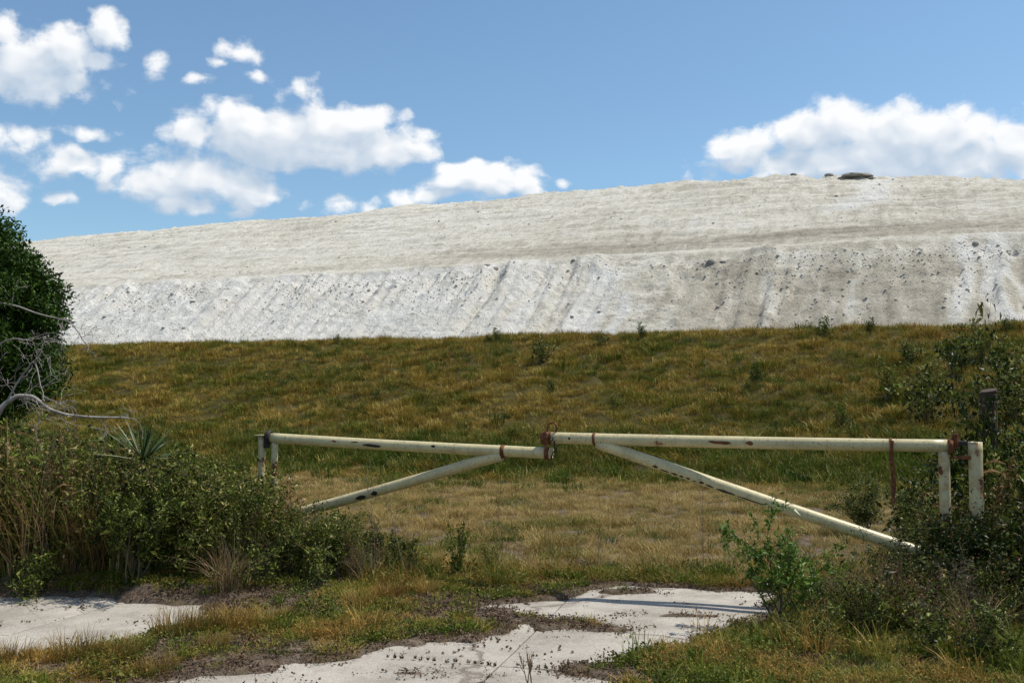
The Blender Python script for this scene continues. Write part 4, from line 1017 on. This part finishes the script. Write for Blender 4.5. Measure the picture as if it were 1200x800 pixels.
# rusty strap hanging from the right rail
sp_ = empty('hanging_strap', tuple(gp(1045, 516, .06)), 'rust brown metal strap hanging from the right rail near its hinge', 'strap')
me = box_mesh('hanging_strap', .028, .006, .46, .002)
V = np.array([v.co for v in me.vertices])
a = Acc()
for k_ in range(7):
    pass
zz = np.linspace(0, -.50, 9); xx = .006*np.sin(zz*14); w_ = .016+.003*np.sin(zz*31)
Vv = []
for zc, xc, ww in zip(zz, xx, w_):
    for sx, sy in ((-1, -1), (1, -1), (1, 1), (-1, 1)): Vv.append((xc+sx*ww, sy*.003-.02*zc, zc))
f = []
for i in range(8):
    for j in range(4): f.append([i*4+j, i*4+(j+1) % 4, i*4+4+(j+1) % 4, i*4+4+j])
a.add(np.array(Vv), np.array(f)); o = link('strap', a.mesh('strap'), M['rust'], sp_); o.rotation_euler = (0, 0, GANG)
# gate posts
lp = gp(307, 514); pl = empty('gate_post', (lp[0], lp[1], gz(lp)), 'thin flaking cream post holding the left gate leaf', 'post', 'gate posts')
pipe('pipe', (lp[0], lp[1], -.3), (lp[0], lp[1], lp[2]+.03), .036, M['paint3'], pl); 
p = np.array([lp[0], lp[1], lp[2]+.036]); gbox('cap', p, .11, .11, .008, M['paint'], pl, bev=.001)
p = np.array([lp[0]+.055, lp[1]-.02, lp[2]-.03]); gbox('hinge_lug', p, .05, .05, .12, M['blackrubber'], pl)
rp = gp(1141, 519); pr_ = empty('gate_post', (rp[0], rp[1], gz(rp)), 'rust-streaked pale post right of the right gate leaf', 'post', 'gate posts')
pipe('pipe', (rp[0], rp[1], -.3), (rp[0]+.012, rp[1], rp[2]+.01), .052, M['paint3'], pr_)
p = np.array([rp[0]-.08, rp[1], rp[2]-.11]); gbox('hinge_lug', p, .10, .03, .03, M['rust'], pr_)
# dark timber post stub
tp_ = at_y(1156, 457, 9.0); old = empty('timber_post', (tp_[0], tp_[1], gz(tp_)), 'dark weathered timber post rising above the vine mound at right', 'post')
a = Acc(); zz = np.linspace(-.2, tp_[2]-gz(tp_), 9); sd_ = 14; th = np.arange(sd_)*2*np.pi/sd_
V = []
for i, zc in enumerate(zz):
    r_ = .076*(1+.05*np.sin(th*3)+.06*(vn(th*2, th*0+i*.4, 9)-.5)); V.append(np.stack([r_*np.cos(th)+.03*zc*.3, r_*np.sin(th), np.full(sd_, zc)+(.018*np.sin(th+1) if i == len(zz)-1 else 0)], 1))
i = np.arange(8)[:, None]*sd_; j = np.arange(sd_)[None]; k_ = (j+1) % sd_
a.add(np.concatenate(V), np.stack([i+j, i+k_, i+sd_+k_, i+sd_+j], -1).reshape(-1, 4)); a.add(V[-1], np.arange(sd_)[None])
link('post_shaft', a.mesh('post_shaft'), M['oldpost'], old)

# ------------------------------------------------------------ boulders and clods on the white slope
def rock_mesh(name, seed, sub=3, flat=.6, amp=.35):
    import bmesh
    bm = bmesh.new(); bmesh.ops.create_icosphere(bm, subdivisions=sub, radius=1)
    r2 = np.random.default_rng(seed); off = r2.uniform(0, 50, 3)
    for v in bm.verts:
        c = v.co; k_ = 1+amp*(float(fbm(np.array([c.x*1.4+off[0]+c.z]), np.array([c.y*1.4+off[1]-c.z*.7]), 4, seed)[0])-.5)*2
        v.co = c*k_; v.co.z *= flat
    me = bpy.data.meshes.new(name); bm.to_mesh(me); bm.free(); return me
RK = [rock_mesh('rock', 200+i, 3, .6+.1*i) for i in range(4)]
RKC = [rock_mesh('clod', 300+i, 1, .7, .45) for i in range(5)]
for m_ in RKC: m_.materials.append(M['clod'])
for px, py, w_, hh_, lb in ((1003, 207, 4.0, 1.25, 'dark flat boulder on the crest of the white hill'), (985, 209, .8, .5, 'smaller dark rock left of the flat crest boulder'), (1022, 209, .9, .35, 'low dark rock right of the flat crest boulder'),
        (972, 206, 1.1, .8, 'small dark rock on the crest left of the dark rocks there'), (930, 205, .9, .5, 'small grey rock on the crest at the highest point'),
        (834, 308, .8, .8, 'dark lump below the bench edge right of centre'), (847, 307, .6, .4, 'flat lump right beside the dark bench-edge lump'), (580, 315, .6, .8, 'dark clod below the bench edge near the centre'),
        (572, 311, .8, .35, 'flat dark clod left of the central clod'), (1143, 286, .55, .7, 'dark rock near the bench edge at far right'), (702, 365, .35, .25, 'small dark clod low on the white slope'),
        (670, 371, .35, .3, 'dark clod just above the berm right of centre'), (123, 371, .45, .25, 'dark elongated clod low on the white slope at left'), (192, 384, .5, .25, 'dark clod near the berm top at left'),
        (215, 384, .4, .22, 'dark clod right of the one near the berm top'), (980, 230, .45, .35, 'rust-tinged rock under the crest boulder'), (672, 305, .4, .35, 'dark clod on the bench edge right of centre'),
        (150, 342, .35, .3, 'dark clod high on the white lower slope at left'), (202, 345, .4, .35, 'dark clod on the lower slope beside the left bench edge'), (226, 353, .6, .25, 'dark flat clod right of the bench edge clods')):
    h_ = stack_hit(px, py)
    for dy in (2, 4, 6, 9):
        if h_ is None: h_ = stack_hit(px, py+dy)
    if h_ is None: continue
    o = link('boulder', RK[random.randrange(4)], M['darkrock']); o.location = h_; o.scale = (w_*.45, w_*.35, hh_*.38); o.rotation_euler = (0, 0, random.uniform(-.5, .5))
    props(o, lb, 'rock', 'dark rocks on the white hill')
# strings of small stones down the grey face, left where lumps rolled
holes = []
for x0, y0, x1, y1, n in ((938, 306, 905, 384, 16), (925, 320, 895, 378, 10), (1048, 300, 1044, 352, 10), (1062, 320, 1060, 330, 3), (1000, 310, 980, 372, 11), (1130, 300, 1122, 360, 10), (955, 350, 948, 380, 6), (860, 330, 842, 372, 9), (1018, 350, 1006, 380, 6)):
    for t in np.linspace(0, 1, n):
        h_ = stack_hit(x0+(x1-x0)*t+rng.normal()*2.2, y0+(y1-y0)*t+rng.normal()*1.5)
        if h_: holes.append(h_)
holes = np.array(holes)
# clods: scattered over the slope
n = 9500; tt = np.concatenate([82.6-np.abs(rng.normal(0, 2.4, n//2)), rng.uniform(70, 83, n//4), rng.uniform(85, 124, n-n//2-n//4)]); xx = rng.uniform(-78, 60, n)
mm2 = np.interp(tt, [68, 84, 124], [.398, .398, .432]); yy = tt-mm2*xx
qq = (xx-.4*yy)*.93; k = rng.uniform(0, 1, n) < .25+.9*sst(fbm(qq*.12, tt*.2, 3, 131), .42, .6); xx, yy, tt = xx[k], yy[k], tt[k]
ix = np.clip(np.searchsorted(tx, xx), 0, len(tx)-1); iy = np.clip(np.searchsorted(ty, tt), 0, len(ty)-1)
hz = H[iy, ix]; px_ = np.stack([tx[ix], Y[iy, ix], hz], 1)
sc = np.minimum(np.exp(rng.normal(-2.95, .5, len(px_))), .15)
px_ = np.concatenate([px_, holes]); sc = np.concatenate([sc, rng.uniform(.05, .12, len(holes))])
scatter('gypsum_clods', px_, variants('clod', RKC), 5, .8, 1.2, tilt=.4, scl=sc)
# sparse tall grass along the berm crest
n = 3200; x = rng.uniform(-24, 20, n); yp = 35.9+rng.normal(0, .35, n); y = yp-.33*x
k = rng.uniform(0, 1, n) < .25+.6*sst(fbm(x*.8, y*.1, 3, 141), .5, .7)
vt = grass_var('crest_clump', 3, 12, .10, .27, .011, .6, M['berm'], 3)
scatter('crest_grass', on_ground(x[k], y[k]), vt, 3, .4, 1.2)
